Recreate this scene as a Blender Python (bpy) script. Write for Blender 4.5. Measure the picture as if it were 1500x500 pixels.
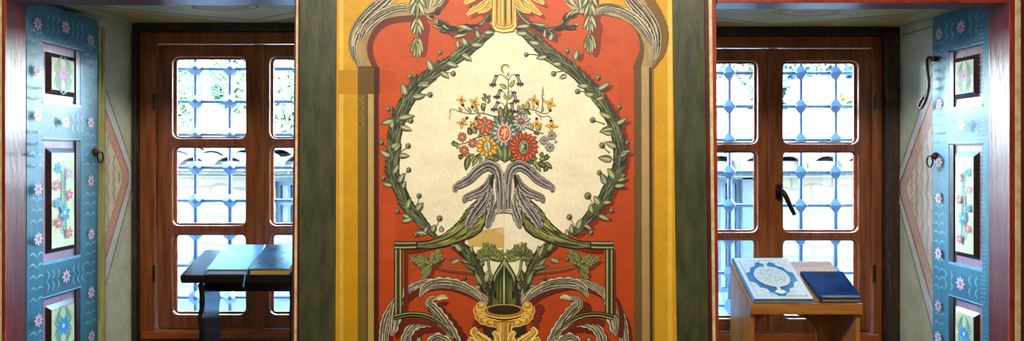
import bpy, bmesh, math, random
from mathutils import Vector, Matrix
from mathutils.geometry import tessellate_polygon

for o in list(bpy.data.objects):
    bpy.data.objects.remove(o, do_unlink=True)
SC = bpy.context.scene
COL = SC.collection
F = 1083.0        # focal length in pixels of the 1500 px wide frame
EYE = 1.55        # eye height
HOR = 231.0       # horizon row
Y0 = 2.65         # room face of the wall
Y1 = 2.764        # back of the wooden opening frames
YB = 3.50         # window plane

def srgb(r, g, b):
    def c(v):
        v = v / 255.0
        return v / 12.92 if v <= 0.04045 else ((v + 0.055) / 1.055) ** 2.4
    return (c(r), c(g), c(b), 1.0)

# ------------------------------------------------------------------ camera, world, lights
cam = bpy.data.objects.new('camera', bpy.data.cameras.new('camera'))
COL.objects.link(cam)
cam.location = (0, 0, EYE)
cam.rotation_euler = (math.radians(90), 0, 0)
cam.data.sensor_width = 36.0
cam.data.lens = 36.0 * F / 1500.0
cam.data.shift_y = -19.0 / 1500.0
cam.data.clip_start = 0.05
cam.data.clip_end = 300
SC.camera = cam
SC.view_settings.view_transform = 'Standard'
SC.view_settings.look = 'None'
SC.view_settings.gamma = 1.0
SC.view_settings.use_curve_mapping = False
SC.view_settings.exposure = 0.0

w = bpy.data.worlds.new('sky')
SC.world = w
w.use_nodes = True
nt = w.node_tree
nt.nodes.clear()
tc = nt.nodes.new('ShaderNodeTexCoord')
sp = nt.nodes.new('ShaderNodeSeparateXYZ')
rp = nt.nodes.new('ShaderNodeValToRGB')
bg = nt.nodes.new('ShaderNodeBackground')
ou = nt.nodes.new('ShaderNodeOutputWorld')
nt.links.new(tc.outputs['Generated'], sp.inputs[0])
nt.links.new(sp.outputs['Z'], rp.inputs[0])
rp.color_ramp.elements[0].position = 0.0
rp.color_ramp.elements[0].color = (0.95, 0.98, 1.0, 1)
rp.color_ramp.elements[1].position = 0.75
rp.color_ramp.elements[1].color = (0.10, 0.42, 0.92, 1)
e = rp.color_ramp.elements.new(0.22)
e.color = (0.62, 0.86, 1.0, 1)
nt.links.new(rp.outputs[0], bg.inputs[0])
bg.inputs[1].default_value = 125.0
nt.links.new(bg.outputs[0], ou.inputs[0])

def lamp(name, kind, loc, rot, energy, color, size=None, size_y=None):
    l = bpy.data.lights.new(name, kind)
    l.energy = energy
    l.color = color
    if kind == 'AREA':
        l.shape = 'RECTANGLE'
        l.size = size
        l.size_y = size_y or size
    o = bpy.data.objects.new(name, l)
    COL.objects.link(o)
    o.location = loc
    o.rotation_euler = rot
    return o
R = math.radians
sun = lamp('sun', 'SUN', (0, 0, 20), (R(47), 0, R(-24)), 30.0, (1.0, 0.95, 0.86))
sun.data.angle = R(1.0)
lamp('ceiling_light', 'AREA', (0.0, 1.0, 2.93), (R(34), 0, 0), 98, (1.0, 0.94, 0.83), 2.2, 0.5)
lamp('room_light', 'AREA', (0.0, -1.5, 2.2), (R(80), 0, 0), 12, (1.0, 0.93, 0.82), 3.0, 1.4)

# ------------------------------------------------------------------ materials
def new_mat(name):
    m = bpy.data.materials.new(name)
    m.use_nodes = True
    n = m.node_tree
    n.nodes.clear()
    o = n.nodes.new('ShaderNodeOutputMaterial')
    b = n.nodes.new('ShaderNodeBsdfPrincipled')
    n.links.new(b.outputs[0], o.inputs[0])
    return m, n, b

def mix_rgb(n, mode, fac, a, b):
    x = n.nodes.new('ShaderNodeMix')
    x.data_type = 'RGBA'
    x.blend_type = mode
    for sock, val in ((x.inputs[0], fac), (x.inputs[6], a), (x.inputs[7], b)):
        if hasattr(val, 'links') or isinstance(val, bpy.types.NodeSocket):
            n.links.new(val, sock)
        else:
            sock.default_value = val
    return x.outputs[2]

def noise(n, scale, detail=4, vec=None, rough=0.6, stretch=None):
    t = n.nodes.new('ShaderNodeTexNoise')
    t.inputs['Scale'].default_value = scale
    t.inputs['Detail'].default_value = detail
    t.inputs['Roughness'].default_value = rough
    c = n.nodes.new('ShaderNodeTexCoord')
    v = c.outputs['Object']
    if stretch:
        mp = n.nodes.new('ShaderNodeMapping')
        mp.inputs['Scale'].default_value = stretch
        n.links.new(v, mp.inputs[0])
        v = mp.outputs[0]
    n.links.new(v, t.inputs['Vector'])
    return t.outputs['Fac']

def ramp(n, fac, stops):
    r = n.nodes.new('ShaderNodeValToRGB')
    els = r.color_ramp.elements
    els[0].position, els[0].color = stops[0]
    els[1].position, els[1].color = stops[-1]
    for p, c in stops[1:-1]:
        e = els.new(p)
        e.color = c
    n.links.new(fac, r.inputs[0])
    return r.outputs[0]

def bump(n, b, h, strength=0.3, dist=0.002):
    bp = n.nodes.new('ShaderNodeBump')
    bp.inputs['Strength'].default_value = strength
    bp.inputs['Distance'].default_value = dist
    n.links.new(h, bp.inputs['Height'])
    n.links.new(bp.outputs[0], b.inputs['Normal'])

def mat(name, c1, c2=None, rough=0.5, scale=8, stretch=None, metal=0.0, bmp=0.25, spec=0.5, lo=0.35, hi=0.65, bd=0.002):
    m, n, b = new_mat(name)
    c1 = srgb(*c1)
    c2 = srgb(*c2) if c2 else tuple([v * 0.75 for v in c1[:3]] + [1])
    f = noise(n, scale, 6, stretch=stretch)
    n.links.new(ramp(n, f, [(lo, c1), (hi, c2)]), b.inputs['Base Color'])
    b.inputs['Roughness'].default_value = rough
    b.inputs['Metallic'].default_value = metal
    b.inputs['Specular IOR Level'].default_value = spec
    if bmp:
        f2 = noise(n, scale * 3, 8, stretch=stretch)
        bump(n, b, f2, bmp, bd)
    return m

def paint_mat(name, rough=0.45, vary=0.22, bmp=0.25, scale=9, spec=0.4, flecks=0.0, bscale=60):
    """hand-laid colours kept per vertex, broken up by brush noise"""
    m, n, b = new_mat(name)
    a = n.nodes.new('ShaderNodeAttribute')
    a.attribute_name = 'Col'
    f = noise(n, scale, 8, rough=0.7)
    g = ramp(n, f, [(0.3, (1 - vary,) * 3 + (1,)), (0.7, (1 + vary * 0.6,) * 3 + (1,))])
    col = mix_rgb(n, 'MULTIPLY', 1.0, a.outputs['Color'], g)
    f2 = noise(n, scale * 9, 6, rough=0.7, stretch=(1.6, 1.6, 0.6))
    g2 = ramp(n, f2, [(0.3, (1 - vary * .8,) * 3 + (1,)), (0.7, (1 + vary * 0.5,) * 3 + (1,))])
    col = mix_rgb(n, 'MULTIPLY', 1.0, col, g2)
    if flecks:
        f3 = noise(n, 55, 6, rough=0.75)
        k = ramp(n, f3, [(0.70, (0, 0, 0, 1)), (0.74, (flecks,) * 3 + (1,))])
        col = mix_rgb(n, 'MIX', k, col, srgb(226, 205, 160))
    n.links.new(col, b.inputs['Base Color'])
    b.inputs['Roughness'].default_value = rough
    b.inputs['Specular IOR Level'].default_value = spec
    h = noise(n, bscale, 8, rough=0.65)
    bump(n, b, h, bmp, 0.002)
    return m

M = {}
M['plaster'] = mat('plaster', (216, 206, 178), (190, 178, 150), 0.8, 5)
M['room'] = mat('tan_room_plaster', (150, 122, 90), (130, 102, 72), 0.8, 5)
M['floor'] = mat('floor_boards', (110, 70, 40), (80, 48, 26), 0.45, 5, (1, 12, 1))
M['redwood'] = mat('red_painted_wood', (110, 38, 36), (84, 24, 24), 0.36, 7, (3, 3, .5), bmp=0.55, spec=0.6, bd=0.004)
M['orangered'] = mat('orange_red_paint', (160, 62, 34), (120, 34, 22), 0.4, 14, (3, 3, .6))
M['darkred'] = mat('dark_red_paint', (106, 34, 30), (74, 20, 20), 0.4, 14, (3, 3, .6))
M['cream'] = mat('cream_stripe_paint', (228, 208, 160), (196, 168, 116), 0.5, 30)
M['green'] = mat('green_board_paint', (76, 78, 48), (52, 55, 34), 0.42, 9, (3, 3, .8), bmp=0.5, bd=0.003)
M['winwood'] = mat('varnished_window_wood', (146, 80, 36), (104, 52, 22), 0.32, 9, (6, 6, .6), bmp=0.15)
M['winwood_pale'] = mat('orange_window_wood', (178, 92, 38), (146, 66, 24), 0.4, 9, (.6, 6, 6), bmp=0.15)
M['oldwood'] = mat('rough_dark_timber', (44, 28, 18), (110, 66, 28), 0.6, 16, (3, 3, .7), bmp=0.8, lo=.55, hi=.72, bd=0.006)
M['iron'] = mat('flare_blue_grille_iron', (50, 80, 118), (40, 68, 104), 0.5, 25)  # blue flare of the bright window mixed into the iron's colour
M['blackiron'] = mat('black_iron', (30, 26, 26), (52, 38, 34), 0.35, 40, metal=0.6)
M['rust'] = mat('rusty_iron', (96, 52, 38), (58, 34, 32), 0.45, 50, metal=0.5)
M['paint'] = paint_mat('panel_paint', 0.5, 0.15, 0.3, 9, flecks=0.35)
M['shutter'] = paint_mat('shutter_paint', 0.55, 0.10, 0.25, 6, spec=0.3, bscale=30)
M['wallpaint'] = paint_mat('plaster_painting', 0.55, 0.2, 0.7, 10, flecks=0.45, bscale=35)
M['stone_out'] = None
M['darkwood'] = mat('black_lacquered_wood', (26, 26, 34), (14, 14, 20), 0.16, 8, (1, 6, 6), bmp=0.15, spec=0.9)
M['oak'] = mat('honey_oak', (196, 132, 62), (158, 96, 38), 0.35, 7, (.5, 6, 9), bmp=0.15)
M['oak_v'] = mat('honey_oak_upright', (190, 126, 62), (150, 90, 38), 0.3, 7, (6, 6, .5), bmp=0.15)
M['pages'] = mat('yellow_page_edges', (226, 190, 96), (186, 146, 58), 0.7, 60, (.3, .3, 12), bmp=0.3)
M['pages_w'] = mat('pale_page_edges', (214, 216, 226), (180, 186, 204), 0.7, 60, (.3, .3, 12), bmp=0.3)
M['cover_sky'] = mat('pale_blue_cover', (96, 160, 200), (80, 146, 190), 0.22, 12, bmp=0.08, spec=0.7)
M['cover_teal'] = mat('teal_blue_cover', (20, 78, 104), (14, 60, 86), 0.2, 12, bmp=0.08, spec=0.8)
M['cover_navy'] = mat('navy_cover', (18, 60, 110), (12, 40, 84), 0.14, 12, bmp=0.08, spec=0.9)
M['cover_white'] = mat('white_cover_print', (226, 232, 226), (206, 214, 206), 0.35, 40, bmp=0.05)
M['gold'] = mat('gilt_line', (190, 160, 90), (160, 130, 60), 0.4, 40)

# ------------------------------------------------------------------ object helpers
def tag(o, label=None, cat=None, group=None, kind=None):
    if label: o['label'] = label
    if cat: o['category'] = cat
    if group: o['group'] = group
    if kind: o['kind'] = kind
    return o

def empty(name, loc, rz=0.0):
    o = bpy.data.objects.new(name, None)
    o.empty_display_size = 0.05
    COL.objects.link(o)
    o.location = loc
    o.rotation_euler = (0, 0, rz)
    return o

def put(name, me, parent=None):
    o = bpy.data.objects.new(name, me)
    COL.objects.link(o)
    if parent is not None:
        o.parent = parent
        # geometry is written in world space: keep it there
        mw = Matrix.Translation(parent_loc(parent)) @ Matrix.Rotation(parent_rz(parent), 4, 'Z')
        me.transform(mw.inverted())
    return o

def parent_loc(p):
    v = Vector((0, 0, 0))
    while p is not None:
        v = v + Vector(p.location)
        p = p.parent
    return v
def parent_rz(p):
    return p.rotation_euler[2] if p.parent is None else 0.0

class MB:
    """collects solids in world space; build() links ONE mesh object"""
    def __init__(s): s.bm = bmesh.new()
    def box(s, x0, x1, y0, y1, z0, z1, bev=0.0):
        r = bmesh.ops.create_cube(s.bm, size=1.0)
        vs = r['verts']
        bmesh.ops.scale(s.bm, vec=(x1 - x0, y1 - y0, z1 - z0), verts=vs)
        bmesh.ops.translate(s.bm, vec=((x0 + x1) / 2, (y0 + y1) / 2, (z0 + z1) / 2), verts=vs)
        if bev:
            es = list({e for v in vs for e in v.link_edges})
            bmesh.ops.bevel(s.bm, geom=es, offset=bev, segments=2, profile=0.6, affect='EDGES')
        return s
    def hexa(s, pts):
        """eight corners: bottom 0-3 ccw, top 4-7"""
        v = [s.bm.verts.new(p) for p in pts]
        for f in ((3, 2, 1, 0), (4, 5, 6, 7), (0, 1, 5, 4), (1, 2, 6, 5), (2, 3, 7, 6), (3, 0, 4, 7)):
            s.bm.faces.new([v[i] for i in f])
        return s
    def quad(s, *p):
        s.bm.faces.new([s.bm.verts.new(q) for q in p])
        return s
    def tube(s, pts, rad, seg=10, caps=True):
        pts = [Vector(p) for p in pts]
        rads = rad if isinstance(rad, (list, tuple)) else [rad] * len(pts)
        rings = []
        up0 = None
        for i, p in enumerate(pts):
            a = pts[max(i - 1, 0)]; b = pts[min(i + 1, len(pts) - 1)]
            d = (b - a).normalized()
            if up0 is None:
                up0 = Vector((0, 0, 1)) if abs(d.z) < 0.9 else Vector((1, 0, 0))
            x = d.cross(up0).normalized(); y = d.cross(x).normalized()
            up0 = -y if (-y).dot(up0) > 0 else y
            x = d.cross(up0).normalized(); y = d.cross(x).normalized()
            rings.append([s.bm.verts.new(p + (x * math.cos(t) + y * math.sin(t)) * rads[i])
                          for t in [2 * math.pi * k / seg for k in range(seg)]])
        for r0, r1 in zip(rings, rings[1:]):
            for k in range(seg):
                s.bm.faces.new((r0[k], r0[(k + 1) % seg], r1[(k + 1) % seg], r1[k]))
        if caps:
            s.bm.faces.new(rings[0][::-1]); s.bm.faces.new(rings[-1])
        return s
    def prism(s, outline, axis, a, b):
        """outline: 2D points; axis 'x','y','z' along which it is extruded from a to b"""
        def P(u, v, t):
            return {'x': (t, u, v), 'y': (u, t, v), 'z': (u, v, t)}[axis]
        lo = [s.bm.verts.new(P(u, v, a)) for u, v in outline]
        hi = [s.bm.verts.new(P(u, v, b)) for u, v in outline]
        n = len(outline)
        tris = tessellate_polygon([[Vector((u, v, 0)) for u, v in outline]])
        for t in tris:
            try: s.bm.faces.new([lo[i] for i in t])
            except ValueError: pass
            try: s.bm.faces.new([hi[i] for i in reversed(t)])
            except ValueError: pass
        for i in range(n):
            j = (i + 1) % n
            s.bm.faces.new((lo[i], lo[j], hi[j], hi[i]))
        return s
    def ico(s, c, r, sub=1, scale=(1, 1, 1)):
        q = bmesh.ops.create_icosphere(s.bm, subdivisions=sub, radius=r)
        bmesh.ops.scale(s.bm, vec=scale, verts=q['verts'])
        bmesh.ops.translate(s.bm, vec=c, verts=q['verts'])
        return s
    def build(s, name, m, parent=None, smooth=False, bev=0.0):
        bmesh.ops.recalc_face_normals(s.bm, faces=s.bm.faces)
        me = bpy.data.meshes.new(name)
        s.bm.to_mesh(me); s.bm.free()
        me.materials.append(m)
        if smooth:
            for p in me.polygons: p.use_smooth = True
        o = put(name, me, parent)
        if bev:
            md = o.modifiers.new('bevel', 'BEVEL')
            md.width = bev; md.segments = 2; md.limit_method = 'ANGLE'
        return o

def plate(name, outer, holes, axis_y0, depth, m, parent, bevel=0.003):
    """2D curve in the XZ plane with holes, thickened along Y"""
    cu = bpy.data.curves.new(name, 'CURVE')
    cu.dimensions = '2D'
    cu.fill_mode = 'BOTH'
    for loop in [outer] + holes:
        sp_ = cu.splines.new('POLY')
        sp_.points.add(len(loop) - 1)
        for i, (x, z) in enumerate(loop): sp_.points[i].co = (x, z, 0, 1)
        sp_.use_cyclic_u = True
    cu.extrude = depth / 2 - bevel
    cu.bevel_depth = bevel
    cu.bevel_resolution = 1
    cu.offset = -bevel
    ob = bpy.data.objects.new(name, cu)
    COL.objects.link(ob)
    dg = bpy.context.evaluated_depsgraph_get()
    me = bpy.data.meshes.new_from_object(ob.evaluated_get(dg))
    bpy.data.objects.remove(ob, do_unlink=True)
    me.transform(Matrix.Translation((0, axis_y0 + depth / 2, 0)) @ Matrix.Rotation(R(90), 4, 'X'))
    me.materials.clear()
    me.materials.append(m)
    me.name = name
    return put(name, me, parent)

# positions: a point of the photograph carried out to a vertical plane at distance Y
def at(px, py, Y):
    return ((px - 750.0) / F * Y, Y, EYE + (HOR - py) / F * Y)
def X_(px, Y): return (px - 750.0) / F * Y
def Z_(py, Y): return EYE + (HOR - py) / F * Y

# ------------------------------------------------------------------ painting in flat layers of real pigment
def cr(pts, n=8):
    """Catmull-Rom through points of any dimension"""
    if len(pts) < 3:
        out = []
        for i in range(n + 1):
            t = i / n
            out.append(tuple(a + (b - a) * t for a, b in zip(pts[0], pts[-1])))
        return out
    P = [pts[0]] + list(pts) + [pts[-1]]
    out = []
    for i in range(1, len(P) - 2):
        p0, p1, p2, p3 = P[i - 1], P[i], P[i + 1], P[i + 2]
        for k in range(n):
            t = k / n
            out.append(tuple(0.5 * (2 * b + (c - a) * t + (2 * a - 5 * b + 4 * c - d) * t * t + (3 * b - a - 3 * c + d) * t ** 3)
                             for a, b, c, d in zip(p0, p1, p2, p3)))
    out.append(tuple(pts[-1]))
    return out

def vary(c, r, k):
    return tuple(max(0, min(255, v * (1 + r.uniform(-k, k)))) for v in c)
def lerp3(a, b, t): return tuple(x + (y - x) * t for x, y in zip(a, b))

class Paint:
    EPS = 2e-6
    def __init__(s, fn, seed=1, lift=0.0):
        s.fn = fn; s.v = []; s.f = []; s.c = []; s.lift = lift; s.r = random.Random(seed)
    def up(s, k=1): s.lift += s.EPS * k
    def _add(s, pts, faces, cols):
        b = len(s.v)
        s.v += [s.fn(p[0], p[1], s.lift) for p in pts]
        for f, c in zip(faces, cols):
            s.f.append(tuple(b + i for i in f))
            s.c.append(c)          # either one rgb or one rgb per corner
    def poly(s, pts, col, up=1):
        s.up(up)
        t = tessellate_polygon([[Vector((p[0], p[1], 0)) for p in pts]])
        s._add(pts, t, [col] * len(t))
    def grad(s, x0, y0, x1, y1, ctop, cbot, n=1):
        s.up()
        s._add([(x0, y0), (x1, y0), (x1, y1), (x0, y1)], [(0, 1, 2, 3)], [[ctop, ctop, cbot, cbot]])
    def ribbon(s, pts, w, bands, n=6, scal=0.0, sfreq=9, side=0, jit=0.0, off=(0, 0), dens=None):
        """tapered stroke along pts (x, y); w widths per point; bands colours across"""
        s.up()
        if not isinstance(w, (list, tuple)): w = [w] * len(pts)
        q = cr([(p[0] + off[0], p[1] + off[1], ww) for p, ww in zip(pts, w)], n)
        K = len(bands); V = []; L = len(q); acc = 0.0
        for i, (x, y, ww) in enumerate(q):
            a = q[max(i - 1, 0)]; b = q[min(i + 1, L - 1)]
            dx, dy = b[0] - a[0], b[1] - a[1]
            d = math.hypot(dx, dy) or 1e-6
            nx, ny = -dy / d, dx / d
            if i: acc += math.hypot(x - q[i - 1][0], y - q[i - 1][1])
            ww = max(ww, 1e-5)
            sc = scal * ww * abs(math.sin(acc / sfreq * math.pi)) if scal else 0
            l = -ww / 2 - (sc if side <= 0 else 0); r_ = ww / 2 + (sc if side >= 0 else 0)
            for k in range(K + 1):
                t = l + (r_ - l) * k / K
                if jit and 0 < k < K: t += s.r.uniform(-jit, jit) * ww / K
                V.append((x + nx * t, y + ny * t))
        fs, cs = [], []
        for i in range(L - 1):
            for k in range(K):
                a = i * (K + 1) + k
                fs.append((a, a + 1, a + K + 2, a + K + 1)); cs.append(bands[k])
        s._add(V, fs, cs)
    def blob(s, cx, cy, rx, ry, col, n=14, ang=0.0, wob=0.0, rim=None, up=1):
        s.up(up)
        P = [(cx, cy)]
        for i in range(n):
            t = 2 * math.pi * i / n
            k = 1 + (s.r.uniform(-wob, wob) if wob else 0)
            u, v = rx * math.cos(t) * k, ry * math.sin(t) * k
            P.append((cx + u * math.cos(ang) - v * math.sin(ang), cy + u * math.sin(ang) + v * math.cos(ang)))
        fs = [(0, i + 1, (i + 1) % n + 1) for i in range(n)]
        rc = rim or col
        s._add(P, fs, [[col, rc, rc]] * n)
    def leaf(s, x, y, ang, L, W, fill, dark, light=None, curl=0.0, out=0.9, seg=7, tipw=0.0, rib=True, half=True):
        """pointed leaf from (x,y) along ang (deg, 0 = right, 90 = down)"""
        a = math.radians(ang)
        def spine(t):
            b = a + curl * t
            m = a + curl * t * 0.5
            return x + math.cos(m) * L * t, y + math.sin(m) * L * t, b
        def shape(wd, l0, l1, sgn=(1, -1), bias=0.0):
            up, dn = [], []
            for i in range(seg + 1):
                t = i / seg
                px, py, b = spine(l0 + (l1 - l0) * t)
                ww = wd * (math.sin(math.pi * (t ** 0.75)) ** 0.8 if 0 < t < 1 else tipw)
                nx, ny = -math.sin(b), math.cos(b)
                up.append((px + nx * (ww if sgn[0] else 0), py + ny * (ww if sgn[0] else 0)))
                dn.append((px - nx * (ww if sgn[1] else 0), py - ny * (ww if sgn[1] else 0)))
            return up, dn
        def fan(up, dn, cu, cd):
            V = up + dn; n_ = seg + 1
            s._add(V, [(i, i + 1, n_ + i + 1, n_ + i) for i in range(seg)], [[cu, cu, cd, cd]] * seg)
        s.up(); u, d = shape(W / 2 + out, -0.04, 1.06); fan(u, d, dark, dark)
        s.up(); u, d = shape(W / 2, 0.0, 1.0); fan(u, d, fill, fill)
        if half:
            s.up(); u, d = shape(W / 2, 0.02, 0.96, (1, 0)); fan(u, d, lerp3(fill, dark, 0.55), lerp3(fill, dark, 0.2))
        if light and rib:
            s.up(); u, d = shape(W / 9 + .12, 0.1, 0.85); fan(u, d, light, light)
    def build(s, name, m, parent=None):
        me = bpy.data.meshes.new(name)
        me.from_pydata(s.v, [], s.f)
        at_ = me.color_attributes.new('Col', 'FLOAT_COLOR', 'CORNER')
        buf = []
        for f, c in zip(s.f, s.c):
            if isinstance(c, list):
                for cc in c: buf += srgb(*cc)
            else:
                buf += list(srgb(*c)) * len(f)
        at_.data.foreach_set('color', buf)
        me.materials.append(m)
        me.update()
        return put(name, me, parent)

# ================================================================== THE SETTING
SILL = 0.625
LXL, LXR = X_(8, Y0), X_(428.5, Y0)        # left opening
RXL, RXR = X_(1050, Y0), X_(1478, Y0)      # right opening
LTOP, RTOP = 2.119, 2.105
YOUT = 3.82                                # outer face of the thick wall
def struct(o): o['kind'] = 'structure'; return o

struct(MB().box(-3.4, 3.4, -2.6, Y0, -0.08, 0).build('floor', M['floor']))
struct(MB().box(-3.4, 3.4, -2.6, YOUT, 3.0, 3.12).build('ceiling', M['room']))
struct(MB().box(-3.5, -3.4, -2.6, YOUT, 0, 3.0).build('wall_left', M['room']))
struct(MB().box(3.4, 3.5, -2.6, YOUT, 0, 3.0).build('wall_right', M['room']))
struct(MB().box(-3.4, 3.4, -2.7, -2.6, 0, 3.0).build('wall_back', M['room']))
wf = MB()
JL0, JL1 = -2.05, X_(200, YB)              # painted jamb, left window
JR0, JR1 = 1.86, X_(1310, YB)
def wedge(m, xa, xb, xc, xd, ya, yb, z0, z1):
    m.hexa([(xa, ya, z0), (xb, ya, z0), (xc, yb, z0), (xd, yb, z0), (xa, ya, z1), (xb, ya, z1), (xc, yb, z1), (xd, yb, z1)])
CL0, CL1, CR0, CR1 = 2.165, Z_(35, YB), 2.15, Z_(40.5, YB)   # niche ceilings, near and far
wedge(wf, -3.4, JL0, JL1, -3.4, Y0 + .012, YB, 0, 3)
wf.box(-3.4, JL1, YB, YOUT, 0, 3)
wedge(wf, JR0, 3.4, 3.4, JR1, Y0 + .012, YB, 0, 3)
wf.box(JR1, 3.4, YB, YOUT, 0, 3)
wf.box(LXR + .028, RXL - .028, Y0 + .004, Y1, 0, 3)             # the pier
PL, PR = -.655, .675
wf.box(PL, PR, Y1, YOUT, 0, 3)
for a, b, a2, b2 in ((JL0, PL, JL1, PL), (PR, JR0, PR, JR1)):
    wf.box(min(a, a2), max(b, b2), Y0 + .01, YOUT, 0, SILL)
def soffit(a, b, z0, z1):
    wf.hexa([(a, Y0 + .02, z0), (b, Y0 + .02, z0), (b, YB, z1), (a, YB, z1), (a, Y0 + .02, 3), (b, Y0 + .02, 3), (b, YB, 3), (a, YB, 3)])
    wf.box(a, b, YB, YB + .06, z1, 3)
    wf.box(a, b, YB + .06, YOUT, z1 + .16, 3)
soffit(JL0, PL, CL0, CL1)
soffit(PR, JR0, CR0, CR1)
struct(wf.build('wall_front', M['plaster']))

# wooden opening frames: posts, head beams; the striped edge is part of the trim
def frame_part(m, name, mm, tn):
    o = m.build(name, mm, tn, bev=0.002); return o
def trim(n): 
    t = empty('trim_%d' % n, (0, Y0, 0)); t['kind'] = 'structure'; return t
t1 = trim(1)   # left window, outer post
MB().box(LXL - .26, LXL, Y0, Y1, 0, 3).build('post', M['redwood'], t1, bev=.003)
MB().box(LXL - .021, LXL + .002, Y0 - .006, Y0 + .004, 0, 3).build('edge_stripe', M['orangered'], t1, bev=.002)
MB().box(LXL - .060, LXL - .009, Y0 - .009, Y0 + .003, 0, 3).build('cream_stripe', M['cream'], t1, bev=.003)
t2 = trim(2)   # right window, outer post
MB().box(RXR, RXR + .22, Y0, Y1, 0, 3).build('post', M['redwood'], t2, bev=.003)
MB().box(RXR - .001, RXR + .018, Y0 - .006, Y0 + .004, 0, 3).build('edge_stripe', M['orangered'], t2, bev=.002)
MB().box(RXR + .018, RXR + .038, Y0 - .009, Y0 + .003, 0, 3).build('cream_stripe', M['cream'], t2, bev=.003)
t3 = trim(3)   # head beams
MB().box(LXL + .0005, LXR - .0005, Y0 + .001, Y1, LTOP, 3).build('head_beam', M['redwood'], t3, bev=.003)
t4 = trim(4)
MB().box(RXL + .003, RXR - .0005, Y0 + .001, Y1, RTOP, 3).build('head_beam', M['redwood'], t4, bev=.003)
MB().box(RXL, RXR + .018, Y0 - .007, Y0 + .003, RTOP - .001, RTOP + .03).build('edge_stripe', M['orangered'], t4, bev=.002)
# striped edges of the pier, leaning a little as the old boards do
def lean(m, xt0, xt1, xb0, xb1, y0, y1):
    zt, zb = Z_(0, Y0), Z_(500, Y0)
    def xat(a, b, z):
        t = (z - zb) / (zt - zb); return X_(b + (a - b) * t, Y0)
    m.hexa([(xat(xt0, xb0, 0), y0, 0), (xat(xt1, xb1, 0), y0, 0), (xat(xt1, xb1, 0), y1, 0), (xat(xt0, xb0, 0), y1, 0),
            (xat(xt0, xb0, 3), y0, 3), (xat(xt1, xb1, 3), y0, 3), (xat(xt1, xb1, 3), y1, 3), (xat(xt0, xb0, 3), y1, 3)])
    return m
t5 = trim(5)
lean(MB(), 432, 441, 427, 440, Y0 - .004, Y1).build('post', M['darkred'], t5, bev=.002)
lean(MB(), 434.6, 438.2, 431.5, 435.5, Y0 - .010, Y0 - .002).build('cream_stripe', M['cream'], t5, bev=.002)
t6 = trim(6)
lean(MB(), 1030, 1048, 1036, 1052, Y0 - .004, Y1).build('post', M['darkred'], t6, bev=.002)
lean(MB(), 1042, 1048.3, 1047.5, 1052.3, Y0 - .008, Y0 - .002).build('edge_stripe', M['orangered'], t6, bev=.002)
lean(MB(), 1037, 1042, 1043, 1047.5, Y0 - .011, Y0 - .002).build('cream_stripe', M['cream'], t6, bev=.002)

# sill boards inside the niches
t7 = trim(7)
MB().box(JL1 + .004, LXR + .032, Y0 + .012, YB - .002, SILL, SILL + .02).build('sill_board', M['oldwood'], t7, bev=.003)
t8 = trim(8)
MB().box(RXL - .032, JR1 - .004, Y0 + .012, YB - .002, SILL, SILL + .02).build('sill_board', M['oldwood'], t8, bev=.003)

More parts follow.
